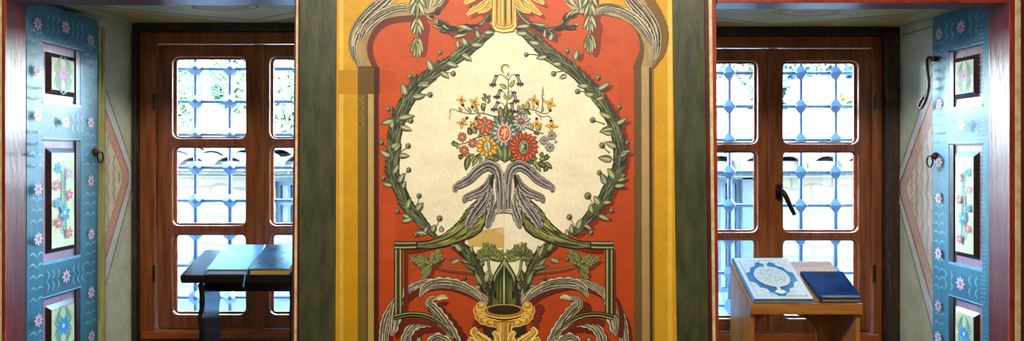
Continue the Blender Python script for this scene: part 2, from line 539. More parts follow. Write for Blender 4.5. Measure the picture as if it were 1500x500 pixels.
# ---- painted plaster of the jambs and niche ceilings
def on_plane(p0, n, off):
    p0 = Vector(p0); n = Vector(n).normalized()
    def fn(px, py, lift):
        d = Vector(((px - 750) / F, 1.0, (HOR - py) / F))
        o = Vector((0, 0, EYE))
        k = (p0 - o).dot(n) / d.dot(n)
        return tuple(o + d * k + n * (off + lift * 30))
    return fn
def jamb(name, side):
    if side < 0: a, b = Vector((JL0, Y0 + .01, 0)), Vector((JL1, YB, 0))
    else: a, b = Vector((JR0, Y0 + .01, 0)), Vector((JR1, YB, 0))
    d = (b - a).normalized()
    n = Vector((0, 0, 1)).cross(d)
    if n.x * -side < 0: n = -n
    P = Paint(on_plane(a, n, 0.0015), 11)
    _p, _g, _d = (196, 204, 184), (150, 156, 130), (92, 90, 66)
    if side < 0:
        x0, x1, xm = 136, 200, 192
        T, B = 18, 640
        P.poly([(x0, T), (x1, T + 18), (x1, B), (x0, B)], (204, 212, 190))
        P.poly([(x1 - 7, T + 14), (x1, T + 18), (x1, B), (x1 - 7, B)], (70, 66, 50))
        A = [(x0, 82), (xm, 250), (xm, 268), (x0, 482)]
        W_ = [(x0, 82), (xm - 1, 246), (xm, 272), (x0, 480)]
        P.poly([(x0, 82), (xm, 244), (xm, 274), (x0, 482)], (222, 226, 230))          # whitish band
        P.poly([(x0, 108), (xm - 4, 250), (xm - 4, 268), (x0, 445)], (160, 120, 104))
        P.poly([(x0, 112), (xm - 5, 252), (xm - 5, 266), (x0, 441)], (222, 172, 156))   # red band
        P.poly([(x0, 140), (xm - 12, 254), (xm - 12, 264), (x0, 405)], (184, 150, 124))
        P.poly([(x0, 143), (xm - 13, 254), (xm - 13, 264), (x0, 402)], (236, 220, 184))  # inner field
        for k, xx in enumerate((157, 166, 174)):
            h = (177 - xx)
            y_a, y_b = 262 - h * 3.1, 256 + h * 3.9
            pts = [(xx + 1.2 * math.sin(j * 2.1), y_a + (y_b - y_a) * j / 14) for j in range(15)]
            P.ribbon(pts, 1.6, [(176, 176, 190)], 4); P.ribbon(pts, .5, [(160, 156, 170)], 4, off=(.9, 0))
        P.ribbon([(x0, 78), (xm, 240)], 1.0, [(100, 96, 80)], 10); P.ribbon([(x0, 486), (xm, 278)], 1.0, [(110, 110, 90)], 10)
        for i in range(30):
            y_ = P.r.uniform(60, 230); P.blob(P.r.uniform(160, 188), y_, .5, 1.2, (220, 216, 190), 6)
    else:
        x0, x1, xm = 1376, 1310, 1316
        T, B = 18, 640
        P.poly([(x0, T - 3), (x1, T + 18), (x1, B), (x0, B)], (198, 206, 184))
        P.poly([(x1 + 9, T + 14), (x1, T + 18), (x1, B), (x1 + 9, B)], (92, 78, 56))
        P.poly([(x0, 84), (xm, 262), (xm, 290), (x0, 516)], (220, 224, 228))
        P.poly([(x0, 112), (xm + 2, 268), (xm + 2, 284), (x0, 482)], (156, 124, 118))
        P.poly([(x0, 116), (xm + 4, 270), (xm + 4, 283), (x0, 476)], (218, 184, 178))
        P.poly([(x0, 148), (xm + 12, 272), (xm + 12, 281), (x0, 440)], (176, 150, 142))
        P.poly([(x0, 152), (xm + 13, 272), (xm + 13, 281), (x0, 434)], (232, 220, 200))
        for k, xx in enumerate((1336, 1343, 1351, 1359, 1366)):
            h = (xx - 1329)
            y_a, y_b = 270 - h * 2.5, 284 + h * 3.0
            pts = [(xx + 1.2 * math.sin(j * 2.1 + k), y_a + (y_b - y_a) * j / 14) for j in range(15)]
            P.ribbon(pts, 2.0, [(180, 184, 206) if k % 2 else (214, 190, 178)], 4); P.ribbon(pts, .5, [(164, 156, 176)], 4, off=(1.1, 0))
        P.ribbon([(x0, 80), (xm, 256)], .9, [(100, 96, 80)], 10); P.ribbon([(x0, 520), (xm, 296)], 1.0, [(110, 110, 90)], 10)
        P.ribbon([(1322, 52), (1366, 39)], 1.2, [(70, 60, 46)], 4)
        for i in range(40):
            P.blob(P.r.uniform(1316, 1362), P.r.uniform(45, 240), .5, 1.4, (214, 210, 184), 6)
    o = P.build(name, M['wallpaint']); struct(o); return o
jamb('wall_left_niche', -1)
jamb('wall_right_niche', 1)

def ceil_paint(name, side):
    if side < 0:
        a, z0, z1 = (-1.2, Y0 + .02, CL0), CL0, CL1
    else:
        a, z0, z1 = (1.2, Y0 + .02, CR0), CR0, CR1
    n = Vector((0, z1 - z0, -(YB - Y0 - .02)))
    P = Paint(on_plane(a, n, 0.0015), 12)
    P.lift += 0
    base, dk, och, pk = (196, 192, 148), (104, 66, 48), (176, 150, 84), (196, 150, 130)
    if side < 0:
        P.poly([(40, 7), (438, 7), (438, 35), (200, 35), (150, 18)], base)
        P.poly([(120, 9), (378, 35), (200, 35), (140, 14)], och)
        P.ribbon([(130, 8), (250, 20), (370, 29.5)], 2.4, [dk, (206, 188, 160), pk], 8)
        P.ribbon([(370, 29.5), (405, 23), (440, 17)], 2.4, [dk, pk, (206, 188, 160)], 8)
        P.poly([(378, 35), (440, 22), (440, 35)], (150, 126, 90))
        P.blob(330, 9, 50, 6.5, (150, 116, 84), 40); P.blob(330, 9, 46, 5.6, base, 40)
        P.blob(325, 9, 41, 5.0, (176, 140, 108), 40); P.blob(322, 9, 33, 3.4, (196, 160, 120), 40)
    else:
        P.poly([(1040, 9), (1412, 9), (1412, 12), (1310, 41), (1040, 41)], base)
        P.poly([(1300, 41), (1412, 12), (1412, 20), (1312, 41)], (170, 160, 120))
        P.poly([(1120, 37), (1350, 16), (1310, 41), (1120, 41)], och)
        P.poly([(1040, 28), (1120, 37), (1118, 41), (1040, 41)], och)
        P.ribbon([(1040, 26), (1080, 30), (1124, 36)], 2.6, [dk, pk, (206, 188, 160)], 8)
        P.ribbon([(1124, 36), (1200, 31), (1290, 24), (1360, 15)], 2.2, [dk, (214, 200, 160), och], 8)
        P.blob(1181, 17, 50, 6.4, (170, 146, 104), 40); P.blob(1181, 17, 46, 5.2, (186, 158, 112), 40)
        P.blob(1181, 17, 34, 3.8, (214, 192, 148), 40); P.blob(1181, 17, 31, 3.0, (184, 152, 104), 40)
        for i in range(12):
            t = i * math.pi / 6
            P.blob(1181 + 26 * math.cos(t), 17 + 2.4 * math.sin(t), 4, .6, (220, 200, 160), 8)
    o = P.build(name, M['wallpaint']); struct(o); return o
ceil_paint('ceiling_left_niche', -1)
ceil_paint('ceiling_right_niche', 1)

# yellow-green lath beside the left shutter
lath = MB()
lath.box(-1.90, -1.822, 3.262, 3.280, SILL + .021, 2.13).box(-1.90, -1.812, 3.280, 3.300, SILL + .021, 2.13)
M['lath'] = mat('yellow_green_lath_paint', (190, 188, 120), (152, 150, 90), 0.5, 12, (3, 3, .5))
tl = trim(9)
lath.build('lath', M['lath'], tl, bev=.002)
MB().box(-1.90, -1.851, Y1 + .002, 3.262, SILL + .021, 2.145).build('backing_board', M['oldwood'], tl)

# ================================================================== WINDOWS
def octo(x0, x1, z0, z1, c):
    out = []
    for (cx, cz, a0) in ((x1 - c, z1 - c * 1, 0), (x0 + c, z1 - c, 90), (x0 + c, z0 + c, 180), (x1 - c, z0 + c, 270)):
        for k in range(4):
            a = R(a0 + k * 30)
            out.append((cx + c * math.cos(a), cz + c * math.sin(a)))
    return out
def rect(x0, x1, z0, z1): return [(x0, z0), (x1, z0), (x1, z1), (x0, z1)]

m_, n_, b_ = new_mat('window_glass')
n_.nodes.remove(b_)
g1 = n_.nodes.new('ShaderNodeBsdfTransparent'); g1.inputs[0].default_value = (0.95, 0.98, 0.98, 1)
g2 = n_.nodes.new('ShaderNodeBsdfGlossy'); g2.inputs['Roughness'].default_value = 0.02
fr = n_.nodes.new('ShaderNodeFresnel'); fr.inputs[0].default_value = 1.45
mx = n_.nodes.new('ShaderNodeMixShader')
n_.links.new(fr.outputs[0], mx.inputs[0]); n_.links.new(g1.outputs[0], mx.inputs[1]); n_.links.new(g2.outputs[0], mx.inputs[2])
n_.links.new(mx.outputs[0], [x for x in n_.nodes if x.type == 'OUTPUT_MATERIAL'][0].inputs[0])
M['glass'] = m_

def window(num, xs, rows, frame, bottom, meeting, hinge_px, handle):
    """xs: px of pane columns; rows: py of pane rows; all at the casement plane"""
    YC = YB - 0.005
    root = empty('window_%d' % num, (X_(meeting, YC), YC, SILL + .02)); root['kind'] = 'structure'
    fx0, fx1, fz0, fz1 = frame[:4]
    # fixed frame round the casements
    cx0, cx1 = frame[4], frame[5]; cz0, cz1 = frame[6], frame[7]
    plate('window_frame', rect(fx0, fx1, fz0, fz1), [rect(cx0, cx1, cz0, cz1)], YC - .01, .075, M['winwood'], root, .004)
    MB().box(fx0, fx1, YB - .045, YB + .03, fz1, fz1 + .07).build('head_board', M['oldwood'], root, bev=.004)
    xm = X_(meeting, YC)
    for k in (0, 1):
        a, b = (cx0 + .003, xm - .002) if k == 0 else (xm + .002, cx1 - .003)
        cols = [c for c in xs if (c[0] + c[1]) / 2 < meeting] if k == 0 else [c for c in xs if (c[0] + c[1]) / 2 > meeting]
        holes, sq, gl = [], [], MB()
        for (p0, p1) in cols:
            for (q0, q1) in rows:
                hx0, hx1, hz0, hz1 = X_(p0, YC), X_(p1, YC), Z_(q1, YC), Z_(q0, YC)
                holes.append(octo(hx0, hx1, hz0, hz1, .030))
                sq.append(octo(hx0 + .010, hx1 - .010, hz0 + .010, hz1 - .010, .012))
                gl.box(hx0 - .004, hx1 + .004, YC + .042, YC + .045, hz0 - .004, hz1 + .004)
        cs = plate('casement', rect(a, b, cz0 + .003, cz1 - .003), holes, YC + .004, .030, M['winwood'], root, .005)
        plate('glazing_bead', rect(a + .006, b - .006, cz0 + .01, cz1 - .01), sq, YC + .034, .014, M['winwood_pale'], cs, .003)
        gl.build('pane', M['glass'], cs)
        if k == 0:
            MB().box(xm - .020, xm + .022, YC - .012, YC + .004, cz0 + .004, cz1 - .004, .004).build('cover_strip', M['winwood'], cs)
        for hy in (150, 400):
            hx = (cx0 - .004) if k == 0 else (cx1 + .004)
            MB().tube([(hx, YC - .016, Z_(hy - 12, YC)), (hx, YC - .016, Z_(hy + 12, YC))], .006, 8).build('hinge', M['blackiron'], cs)
    MB().box(fx0 + .02, fx1 - .02, YC - .03, YC + .04, bottom[1], bottom[0]).build('bottom_board', M['winwood_pale'], root, bev=.004)
    return root, cs

YC = YB - .005
lw, lcs = window(1, [(251, 359), (394, 502)], [(83, 203), (214, 331), (343, 462)],
       (X_(206, YC), PL, SILL + .03, Z_(47, YC), X_(229, YC), X_(523, YC), Z_(483, YC), Z_(64, YC)),
       (Z_(484, YC), Z_(495, YC)), 380, None, False)
rw, rcs = window(2, [(1002, 1111), (1148, 1259)], [(89, 211), (221, 341), (351, 468)],
       (PR, X_(1291, YC), SILL + .03, Z_(53, YC), X_(981, YC), X_(1277, YC), Z_(487, YC), Z_(70, YC)),
       (Z_(488, YC), Z_(499, YC)), 1131, None, True)
# dark space between the frame head and niche ceiling: old timbers
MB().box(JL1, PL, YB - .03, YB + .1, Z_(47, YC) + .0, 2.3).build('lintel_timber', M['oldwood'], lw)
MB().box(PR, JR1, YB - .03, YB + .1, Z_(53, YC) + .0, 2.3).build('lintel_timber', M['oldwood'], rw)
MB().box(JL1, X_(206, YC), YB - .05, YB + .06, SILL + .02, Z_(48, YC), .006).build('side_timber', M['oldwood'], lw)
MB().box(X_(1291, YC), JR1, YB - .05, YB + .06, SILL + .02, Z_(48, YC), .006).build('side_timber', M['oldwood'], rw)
# keyhole plate with three holes on the left window
kp = MB()
for py in (264, 271, 278): kp.tube([(X_(384, YC), YC - .010, Z_(py, YC)), (X_(384, YC), YC + .006, Z_(py, YC))], .006, 10)
kp.build('screw_hole', M['blackiron'], lcs)
# handle of the right window
hd = MB()
hx, hz = X_(1139, YC), Z_(281, YC)
hd.box(hx - .015, hx + .013, YC - .016, YC + .006, hz - .036, hz + .034, .004)
hd.tube([(hx, YC - .010, hz + .005), (hx, YC - .050, hz + .005)], .011, 12)
hd.tube([(hx, YC - .050, hz + .010), (hx + .018, YC - .054, hz - .016), (hx + .040, YC - .055, hz - .066), (hx + .060, YC - .052, hz - .105)],
        [.013, .012, .010, .009], 12)
hd.build('window_handle', M['blackiron'], rcs, smooth=True)

# outer sill and reveals
struct(MB().box(JL1, PL, YB + .03, YOUT + .05, SILL - .02, SILL + .015).build('trim_10', M['plaster']))
struct(MB().box(PR, JR1, YB + .03, YOUT + .05, SILL - .02, SILL + .015).build('trim_11', M['plaster']))

# ---- iron grilles
def grille(label, vpx, hpy, x0, x1):
    YG = 3.74
    zt, zb = 2.33, SILL + .016
    g = empty('window_grille', ((x0 + x1) / 2, YG, zb))
    tag(g, label, 'window grille', 'iron grilles outside the windows')
    kn = []
    for p in vpx:
        MB().tube([(X_(p, YG), YG, zb), (X_(p, YG), YG, zt)], .0098, 10).build('vertical_bar', M['iron'], g, smooth=True)
    for q in hpy:
        MB().tube([(x0, YG, Z_(q, YG)), (x1, YG, Z_(q, YG))], .0092, 10).build('horizontal_bar', M['iron'], g, smooth=True)
    for p in vpx:
        for q in hpy:
            m = MB()
            c = Vector((X_(p, YG), YG, Z_(q, YG)))
            bmesh.ops.create_icosphere(m.bm, subdivisions=1, radius=.034)
            # octahedral knot with cut corners
            m.bm.clear()
            r = .033; k = .013
            vs = []
            for ax in range(3):
                for s_ in (-1, 1):
                    for u, v in ((k, 0), (0, k), (-k, 0), (0, -k)):
                        q3 = [0, 0, 0]; q3[ax] = s_ * r; q3[(ax + 1) % 3] = u; q3[(ax + 2) % 3] = v
                        vs.append(m.bm.verts.new(q3))
            bmesh.ops.convex_hull(m.bm, input=vs)
            bmesh.ops.rotate(m.bm, verts=m.bm.verts, cent=(0, 0, 0), matrix=Matrix.Rotation(R(20), 3, 'Z'))
            bmesh.ops.translate(m.bm, vec=c, verts=m.bm.verts)
            m.build('grille_knot', M['iron'], g)
grille('blue-grey iron grille with faceted knots outside the left window', (235.5, 286.5, 337, 387.5, 438, 489), (52.5, 101, 149, 197.5, 245.5, 294, 341.5, 389, 436, 484), JL1 - .01, PL + .01)
grille('blue-grey iron grille with faceted knots outside the right window', (967, 1018, 1068.5, 1120, 1173, 1224, 1275), (57.5, 107, 156, 205, 252.5, 301, 349.5, 400, 448), PR - .01, JR1 + .01)

# ================================================================== SHUTTERS
def shutter(side, label, yn, yf, pn, pf, shift):
    xf = -1.815 if side < 0 else 1.784
    s = side
    th = .034
    def FN(u, v, lift):      # u = Y in metres, v = height in metres
        return (xf - s * (0.0006 + lift * 30), u, v)
    g = empty('window_shutter', (xf + s * th / 2, (yn + yf) / 2, SILL + .022))
    tag(g, label, 'shutter', 'painted shutters folded into the window niches')
    zt = 2.150 + shift * .5; zb = SILL + .035
    rows = [(1.764 + shift, 2.001 + shift), (1.136 + shift, 1.624 + shift), (.74 + shift, 1.004 + shift)]
    blue = M['shutter_blue']
    # leaf: frame with three openings, as stiles and rails
    b = MB()
    x0, x1 = (xf, xf - th) if s < 0 else (xf, xf + th)
    x0, x1 = min(x0, x1), max(x0, x1)
    b.box(x0, x1, yn, pn, zb, zt).box(x0, x1, pf, yf, zb, zt)
    zz = [zb] + [v for r_ in reversed(rows) for v in r_] + [zt]
    for i in range(0, len(zz), 2):
        b.box(x0, x1, pn, pf, zz[i], zz[i + 1])
    leaf_o = b.build('shutter_leaf', blue, g)
    inner = xf + s * .008           # recess floor
    for k, (z0, z1) in enumerate(rows):
        m = MB()
        m.box(min(inner, xf + s * .033), max(inner, xf + s * .033), pn - .004, pf + .004, z0 - .004, z1 + .004)
        pan = m.build('shutter_panel', M['lilac'], g)
        # dark painted inner edges of the opening
        q = MB()
        e = .0015
        for (ya, yb, za, zb_) in ((pf - .030, pf - e, z0 + e, z1 - e), (pn + e, pn + .004, z0 + e, z1 - e), (pn + e, pf - e, z1 - .006, z1 - e)):
            q.box(min(inner, xf + s * .001), max(inner, xf + s * .001), ya, yb, za, zb_)
        q.build('dark_moulding', M['shutter_dark'], pan)
        q = MB().box(min(inner, xf - s * .002), max(inner, xf - s * .002), pn + .002, pf - .002, z0 - .004, z0 + .006)
        q.build('lower_moulding', M['shutter_sky'], pan)
        q = MB().box(min(xf, xf - s * .002), max(xf, xf - s * .002), pn - .002, pf + .002, z1 - .001, z1 + .004)
        q.build('upper_moulding', M['shutter_sky'], pan)
        # raised block with bevelled sides
        mv, mz = .030, .036
        ya, yb, za, zb_ = pn + mv, pf - .036, z0 + mz, z1 - mz
        d = .018; h = .013
        xi = inner - s * h
        blk = MB()
        blk.hexa([(inner, ya, za), (inner, yb, za), (xi, yb - d, za + d), (xi, ya + d, za + d),
                  (inner, ya, zb_), (inner, yb, zb_), (xi, yb - d, zb_ - d), (xi, ya + d, zb_ - d)])
        bo = blk.build('raised_field', M['shutter_dark'], pan)
        # field painting
        fy0, fy1, fz0, fz1 = ya + d + .001, yb - d - .001, za + d + .001, zb_ - d - .001
        def FF(u, v, lift, xi=xi):
            return (xi - s * (.0008 + lift * 30), u, v)
        P = Paint(FF, 30 + k + (5 if s > 0 else 0))
        P.poly([(fy0, fz0), (fy1, fz0), (fy1, fz1), (fy0, fz1)], (206, 214, 170))
        cy = (fy0 + fy1) / 2; cz = (fz0 + fz1) / 2; Wd = fy1 - fy0; Hh = fz1 - fz0
        leafc, leafd = (124, 160, 142), (104, 146, 134)
        def petal_flower(u, v, r, c, c2, n=6):
            for i in range(n):
                a = 2 * math.pi * i / n + .3
                P.blob(u + r * .55 * math.cos(a), v + r * .55 * math.sin(a), r * .48, r * .26, c, 10, ang=a, wob=.1)
            P.blob(u, v, r * .24, r * .24, c2, 8)
        def curl_(u, v, a, L, flip):
            pts = [(u, v), (u + L * .5 * math.cos(a), v + L * .5 * math.sin(a)), (u + L * math.cos(a + .5 * flip), v + L * math.sin(a + .5 * flip))]
            P.ribbon(pts, [.001, L * .19, .001], [leafc, leafd], 5)
        if k == 1:
            P.ribbon([(cy + .01, fz0 + .03), (cy - .004, fz0 + Hh * .25), (cy + .004, cz), (cy, fz1 - .02)], [.010, .006, .005, .002], [leafd], 6)
            for i in range(20):
                v = fz0 + .05 + (Hh - .12) * i / 20
                for f in (-1, 1):
                    curl_(cy, v, R(90 - f * 55), Wd * (.36 - .008 * i) * P.r.uniform(.7, 1), f)
            rr = Wd * .19
            for (fu, fv, c, c2) in ((-.25, .84, (70, 164, 214), (40, 110, 180)), (.22, .78, (196, 150, 190), (220, 200, 220)), (-.3, .66, (214, 110, 136), (240, 220, 220)),
                                    (.24, .55, (214, 96, 120), (246, 226, 220)), (-.28, .47, (72, 160, 214), (40, 110, 180)), (0.02, .36, (52, 150, 212), (226, 226, 180)),
                                    (-.24, .26, (216, 92, 116), (246, 226, 220)), (.22, .14, (214, 110, 140), (246, 226, 220))):
                petal_flower(cy + fu * Wd * (1 if s < 0 else 1), fz0 + fv * Hh, rr * (1.25 if c2 == (226, 226, 180) else .85), c, c2)
        else:
            for i in range(10):
                for f in (-1, 1):
                    a = R(90 - f * (15 + 17 * i))
                    curl_(cy + f * Wd * .10, cz + (4.5 - i) * Hh * .045, a, Wd * .38, -f if i > 4 else f)
            if k == 0: petal_flower(cy, cz + Hh * .04, Wd * .20, (212, 160, 186), (150, 110, 180), 8)
            else: petal_flower(cy, cz, Wd * .26, (48, 148, 214), (230, 230, 190), 8)
        P.build('field_painting', M['shutter'], bo)
    # leaf painting: scrolls and little flowers along stiles and rails
    P = Paint(FN, 50)
    cl, cl2 = (122, 172, 184), (98, 152, 168)
    def curlp(u, v, a, L):
        f = P.r.choice((-1, 1)) if False else (1 if math.cos(a) > 0 else -1)
        pts = [(u, v), (u + L * .55 * math.cos(a), v + L * .55 * math.sin(a)), (u + L * math.cos(a - .55 * f), v + L * math.sin(a - .55 * f))]
        P.ribbon(pts, [.001, L * .20, .0015], [cl, cl2], 5)
    def vine_v(u, za, zb2, L, skip=()):
        n = int((zb2 - za) / (L * .85))
        for i in range(n):
            v = za + (zb2 - za) * i / n
            if any(abs(v - q) < L * .8 for q in skip): continue
            for f in (-1, 1): curlp(u, v, R(90 - f * 48), L * P.r.uniform(.8, 1.05))
    def vine_h(v, ya, yb2, L):
        n = int(abs(yb2 - ya) / (L * .62)); f0 = 1 if yb2 > ya else -1
        for i in range(n):
            u = ya + (yb2 - ya) * i / n
            for f in (-1, 1):
                a = R(90 * f - 38 * f * f0) ; 
                pts = [(u, v), (u + f0 * L * .35, v + f * L * .45), (u + f0 * L * .05, v + f * L * .95)]
                P.ribbon(pts, [.001, L * .20, .0015], [cl, cl2], 5)
    def daisy(u, v, r):
        for i in range(8):
            a = math.pi * i / 4
            P.blob(u + r * .62 * math.cos(a), v + r * .62 * math.sin(a), r * .40, r * .2, (216, 178, 190), 8, ang=a)
        P.blob(u, v, r * .30, r * .30, (140, 70, 90), 8); P.blob(u, v, r * .12, r * .12, (232, 214, 190), 6)
    sf = yf - (yf - pf) * .45; sn = pn - min(.05, (pn - yn) * .5)
    Lc = (yf - pf) * .38
    if s < 0: fl = [2.075, 1.87, 1.70, 1.46, 1.22, .99, .80]
    else: fl = [2.07, 1.81, 1.55, 1.42, 1.23, .96, .80]
    fl = [2.055, 1.70, 1.45, 1.22, .97, .78] if s < 0 else [2.065, 1.775, 1.53, 1.38, 1.15, .93, .80]
    vine_v(sf, zb, zt - .05, Lc, fl)
    for v in fl: daisy(sf, v, .026)
    fn_ = [2.06, 1.88, 1.71, 1.43, 1.24, .93, .75]
    vine_v(sn if s < 0 else yn + .018, zb, zt - .05, Lc if s < 0 else .019, fn_)
    if s < 0:
        for v in fn_: daisy(sn + .004, v, .026)
    pc = (pn + pf) / 2
    for v in ((rows[0][1] + zt) / 2, (rows[0][0] + rows[1][1]) / 2, (rows[1][0] + rows[2][1]) / 2):
        vine_h(v, pn + .0, pc - .03, .046); vine_h(v, pf - .0, pc + .03, .046)
        daisy(pc, v, .028)
    # board joints
    P.build('leaf_painting', M['shutter'], leaf_o)
    j = MB()
    # ring handle on its boss
    hy = yf - .026; hz = 1.573 if s < 0 else 1.556
    MB().tube([(xf - s * .001, hy, hz), (xf - s * .012, hy, hz), (xf - s * .022, hy, hz)], [.017, .013, .006], 14).build('handle_boss', M['rust'], g, smooth=True)
    rg = MB(); rr = .024
    rg.tube([(xf - s * (.022), hy + .010 + rr * math.sin(a) * .9, hz - .022 + rr * math.cos(a)) for a in [2 * math.pi * i / 20 for i in range(21)]], .0036, 8, False)
    rg.build('ring_handle', M['blackiron'], g, smooth=True)
    return g, xf, yf

M['shutter_blue'] = mat('blue_shutter_paint', (58, 118, 140), (46, 104, 126), 0.42, 9, (3, 3, .7), bmp=0.25, spec=0.35)
M['shutter_dark'] = mat('dark_brown_moulding', (52, 30, 30), (34, 20, 22), 0.35, 20)
M['shutter_sky'] = mat('light_blue_moulding', (128, 176, 204), (100, 156, 190), 0.3, 20)
M['lilac'] = mat('lilac_panel_paint', (168, 136, 156), (146, 116, 138), 0.35, 10, (3, 3, .7), bmp=0.3)
shutter(-1, 'blue painted shutter with flower panels in the left window niche', Y1 + .002, 3.238, 2.857, 3.110, 0.0)
g, xf, yf = shutter(1, 'blue painted shutter with an iron hook in the right window niche', Y1 + .002, 3.135, 2.800, 3.020, -.016)
# long iron hook near the top of the right shutter
hk = MB()
yk = 3.105
hk.tube([(xf - .001, yk, 1.965), (xf - .018, yk, 1.965)], .011, 10)
hk.build('hook_eye', M['rust'], g)
hk = MB()
pts = [(xf - .016, yk + .004, 1.955), (xf - .024, yk + .012, 1.975), (xf - .030, yk + .022, 1.960), (xf - .026, yk + .024, 1.92), (xf - .024, yk + .016, 1.86),
       (xf - .024, yk + .030, 1.81), (xf - .026, yk + .055, 1.775), (xf - .028, yk + .070, 1.762), (xf - .030, yk + .082, 1.770), (xf - .030, yk + .070, 1.79), (xf - .028, yk + .05, 1.805)]
hk.tube(cr(pts, 5), .0058, 8)
hk.build('iron_hook', M['rust'], g, smooth=True)

# ================================================================== READING STANDS AND BOOKS
def slab(pts_front, pts_back, th):
    """sloping board: front-left, front-right, back-left, back-right top corners, thickness downward"""
    a, b = [Vector(p) for p in pts_front]; d, c = [Vector(p) for p in pts_back]
    n = (b - a).cross(d - a).normalized()
    if n.z < 0: n = -n
    return [a - n * th, b - n * th, c - n * th, d - n * th, a, b, c, d], n
ZS = SILL + .0205
# left stand: black, sloping 18 degrees
YF, YK = 2.95, 3.184
lx0, lx1 = X_(262, YF), -0.798
zf = Z_(404.5, YF); zk = zf + (YK - YF) * math.tan(R(18.5))
st = empty('reading_stand', ((lx0 + lx1) / 2, (YF + YK) / 2, ZS))
tag(st, 'low black lacquered reading stand in the left window niche', 'reading stand')
pts, nL = slab([(lx0, YF, zf), (lx1, YF, zf)], [(lx0, YK, zk), (lx1, YK, zk)], .036)
MB().hexa(pts).build('stand_top', M['darkwood'], st, bev=.009)
def side_board(m, xa, xb, yf_, yk_, ztf, ztk, waves):
    """board across the depth with wavy edges and a split foot"""
    fr_, bk = [], []
    for i in range(25):
        t = i / 24
        wv = waves * (abs(math.sin(t * math.pi * 3)) ** .6) if t > .0 else 0
        fr_.append((yf_ + .012 + wv, ztf + (ZS - ztf) * t))
        bk.append((yk_ - .012 - wv, ztk + (ZS - ztk) * t))
    mid = (yf_ + yk_) / 2
    foot = [(mid + .030, ZS), (mid + .026, ZS + .05), (mid + .034, ZS + .09), (mid + .016, ZS + .13), (mid, ZS + .15), (mid - .016, ZS + .13), (mid - .034, ZS + .09), (mid - .026, ZS + .05), (mid - .030, ZS)]
    m.prism(fr_ + foot[::-1] + bk[::-1], 'x', xa, xb)
    return m
for xa in (X_(285, YF) + .004, X_(419, YF) + .004):
    side_board(MB(), xa, xa + .022, YF + .004, YK - .02, zf - .04, zk - .05, .018).build('leg', M['darkwood'], st, bev=.002)
MB().box(X_(285, YF) + .028, X_(419, YF) + .002, 3.10, 3.118, zf - .09, zf - .015).build('cross_rail', M['darkwood'], st, bev=.002)

def book(label, fl, fr_, bl, br, th, n, cover, pages, grp, spine=-1, cov=.0035, over=.004, off=.0008):
    """closed book lying on the slope. fl..br bottom corners on the board; th thickness; spine side -1 left / +1 right"""
    fl, fr_, bl, br = [Vector(p) + n * off for p in (fl, fr_, bl, br)]
    b = empty('book', tuple((fl + fr_ + bl + br) / 4))
    tag(b, label, 'book', grp)
    ux = (fr_ - fl).normalized(); uy = (bl - fl).normalized()
    def hx(m, a, b_, c, d, z0, z1):
        m.hexa([a + n * z0, b_ + n * z0, c + n * z0, d + n * z0, a + n * z1, b_ + n * z1, c + n * z1, d + n * z1])
    m = MB(); hx(m, fl, fr_, br, bl, 0, cov); m.build('back_cover', cover, b, bev=.0012)
    m = MB(); hx(m, fl, fr_, br, bl, th - cov, th); fc = m.build('front_cover', cover, b, bev=.0012)
    s0 = over if spine > 0 else .001; s1 = .001 if spine > 0 else over
    m = MB(); hx(m, fl + uy * over + ux * s0, fr_ + uy * over - ux * s1, br - uy * over - ux * s1, bl - uy * over + ux * s0, cov, th - cov)
    m.build('page_block', pages, b)
    m = MB()
    e, f_ = (fl, bl) if spine < 0 else (fr_, br)
    o = -ux if spine < 0 else ux
    segs = []
    for i in range(7):
        a = -math.pi / 2 + math.pi * i / 6
        segs.append((math.cos(a) * .005, th / 2 + math.sin(a) * th / 2))
    lo = [m.bm.verts.new(e + o * u + n * v) for u, v in segs] + [m.bm.verts.new(e - o * .002 + n * th), m.bm.verts.new(e - o * .002)]
    hi = [m.bm.verts.new(f_ + o * u + n * v) for u, v in segs] + [m.bm.verts.new(f_ - o * .002 + n * th), m.bm.verts.new(f_ - o * .002)]
    m.bm.faces.new(lo); m.bm.faces.new(hi[::-1])
    for i in range(len(lo)):
        j = (i + 1) % len(lo); m.bm.faces.new((lo[i], lo[j], hi[j], hi[i]))
    m.build('spine', cover, b)
    return b, fc, ux, uy, n, fl

def slope_pt(px, py_unused, t, X=None):
    pass
def on_slope(px, t, Yf, Yk, zf_, zk_):
    y = Yf + (Yk - Yf) * t
    return (X_(px, y), y, zf_ + (zk_ - zf_) * t)
S = lambda px, t: on_slope(px, t, YF, YK, zf, zk)
def keep(px_front, t0, t1):           # two points with constant X
    a = S(px_front, t0); y = YF + (YK - YF) * t1
    return a, (a[0], y, zf + (zk - zf) * t1)
a0, a1 = keep(303, .03, .97); b0, b1 = keep(362, .03, .97)
bk, fc, ux, uy, n, o_ = book('pale blue book with white page edges on the black stand', a0, b0, a1, b1, .024, nL, M['cover_sky'], M['pages_w'], None, 1)
rb = MB(); c0 = Vector(b0) + Vector((-.006, -.004, .003)); rb.tube([c0, c0 + Vector((.001, -.012, -.016)), c0 + Vector((-.004, -.010, -.048))], .003, 6)
rb.build('ribbon_marker', M['cover_sky'], bk)
a0, a1 = keep(366, .0, .92); b0 = (a0[0] + .160, a0[1], a0[2]); b1 = (a1[0] + .160, a1[1], a1[2])
book('teal book with yellow page edges on the black stand', a0, b0, a1, b1, .030, nL, M['cover_teal'], M['pages'], None, -1)

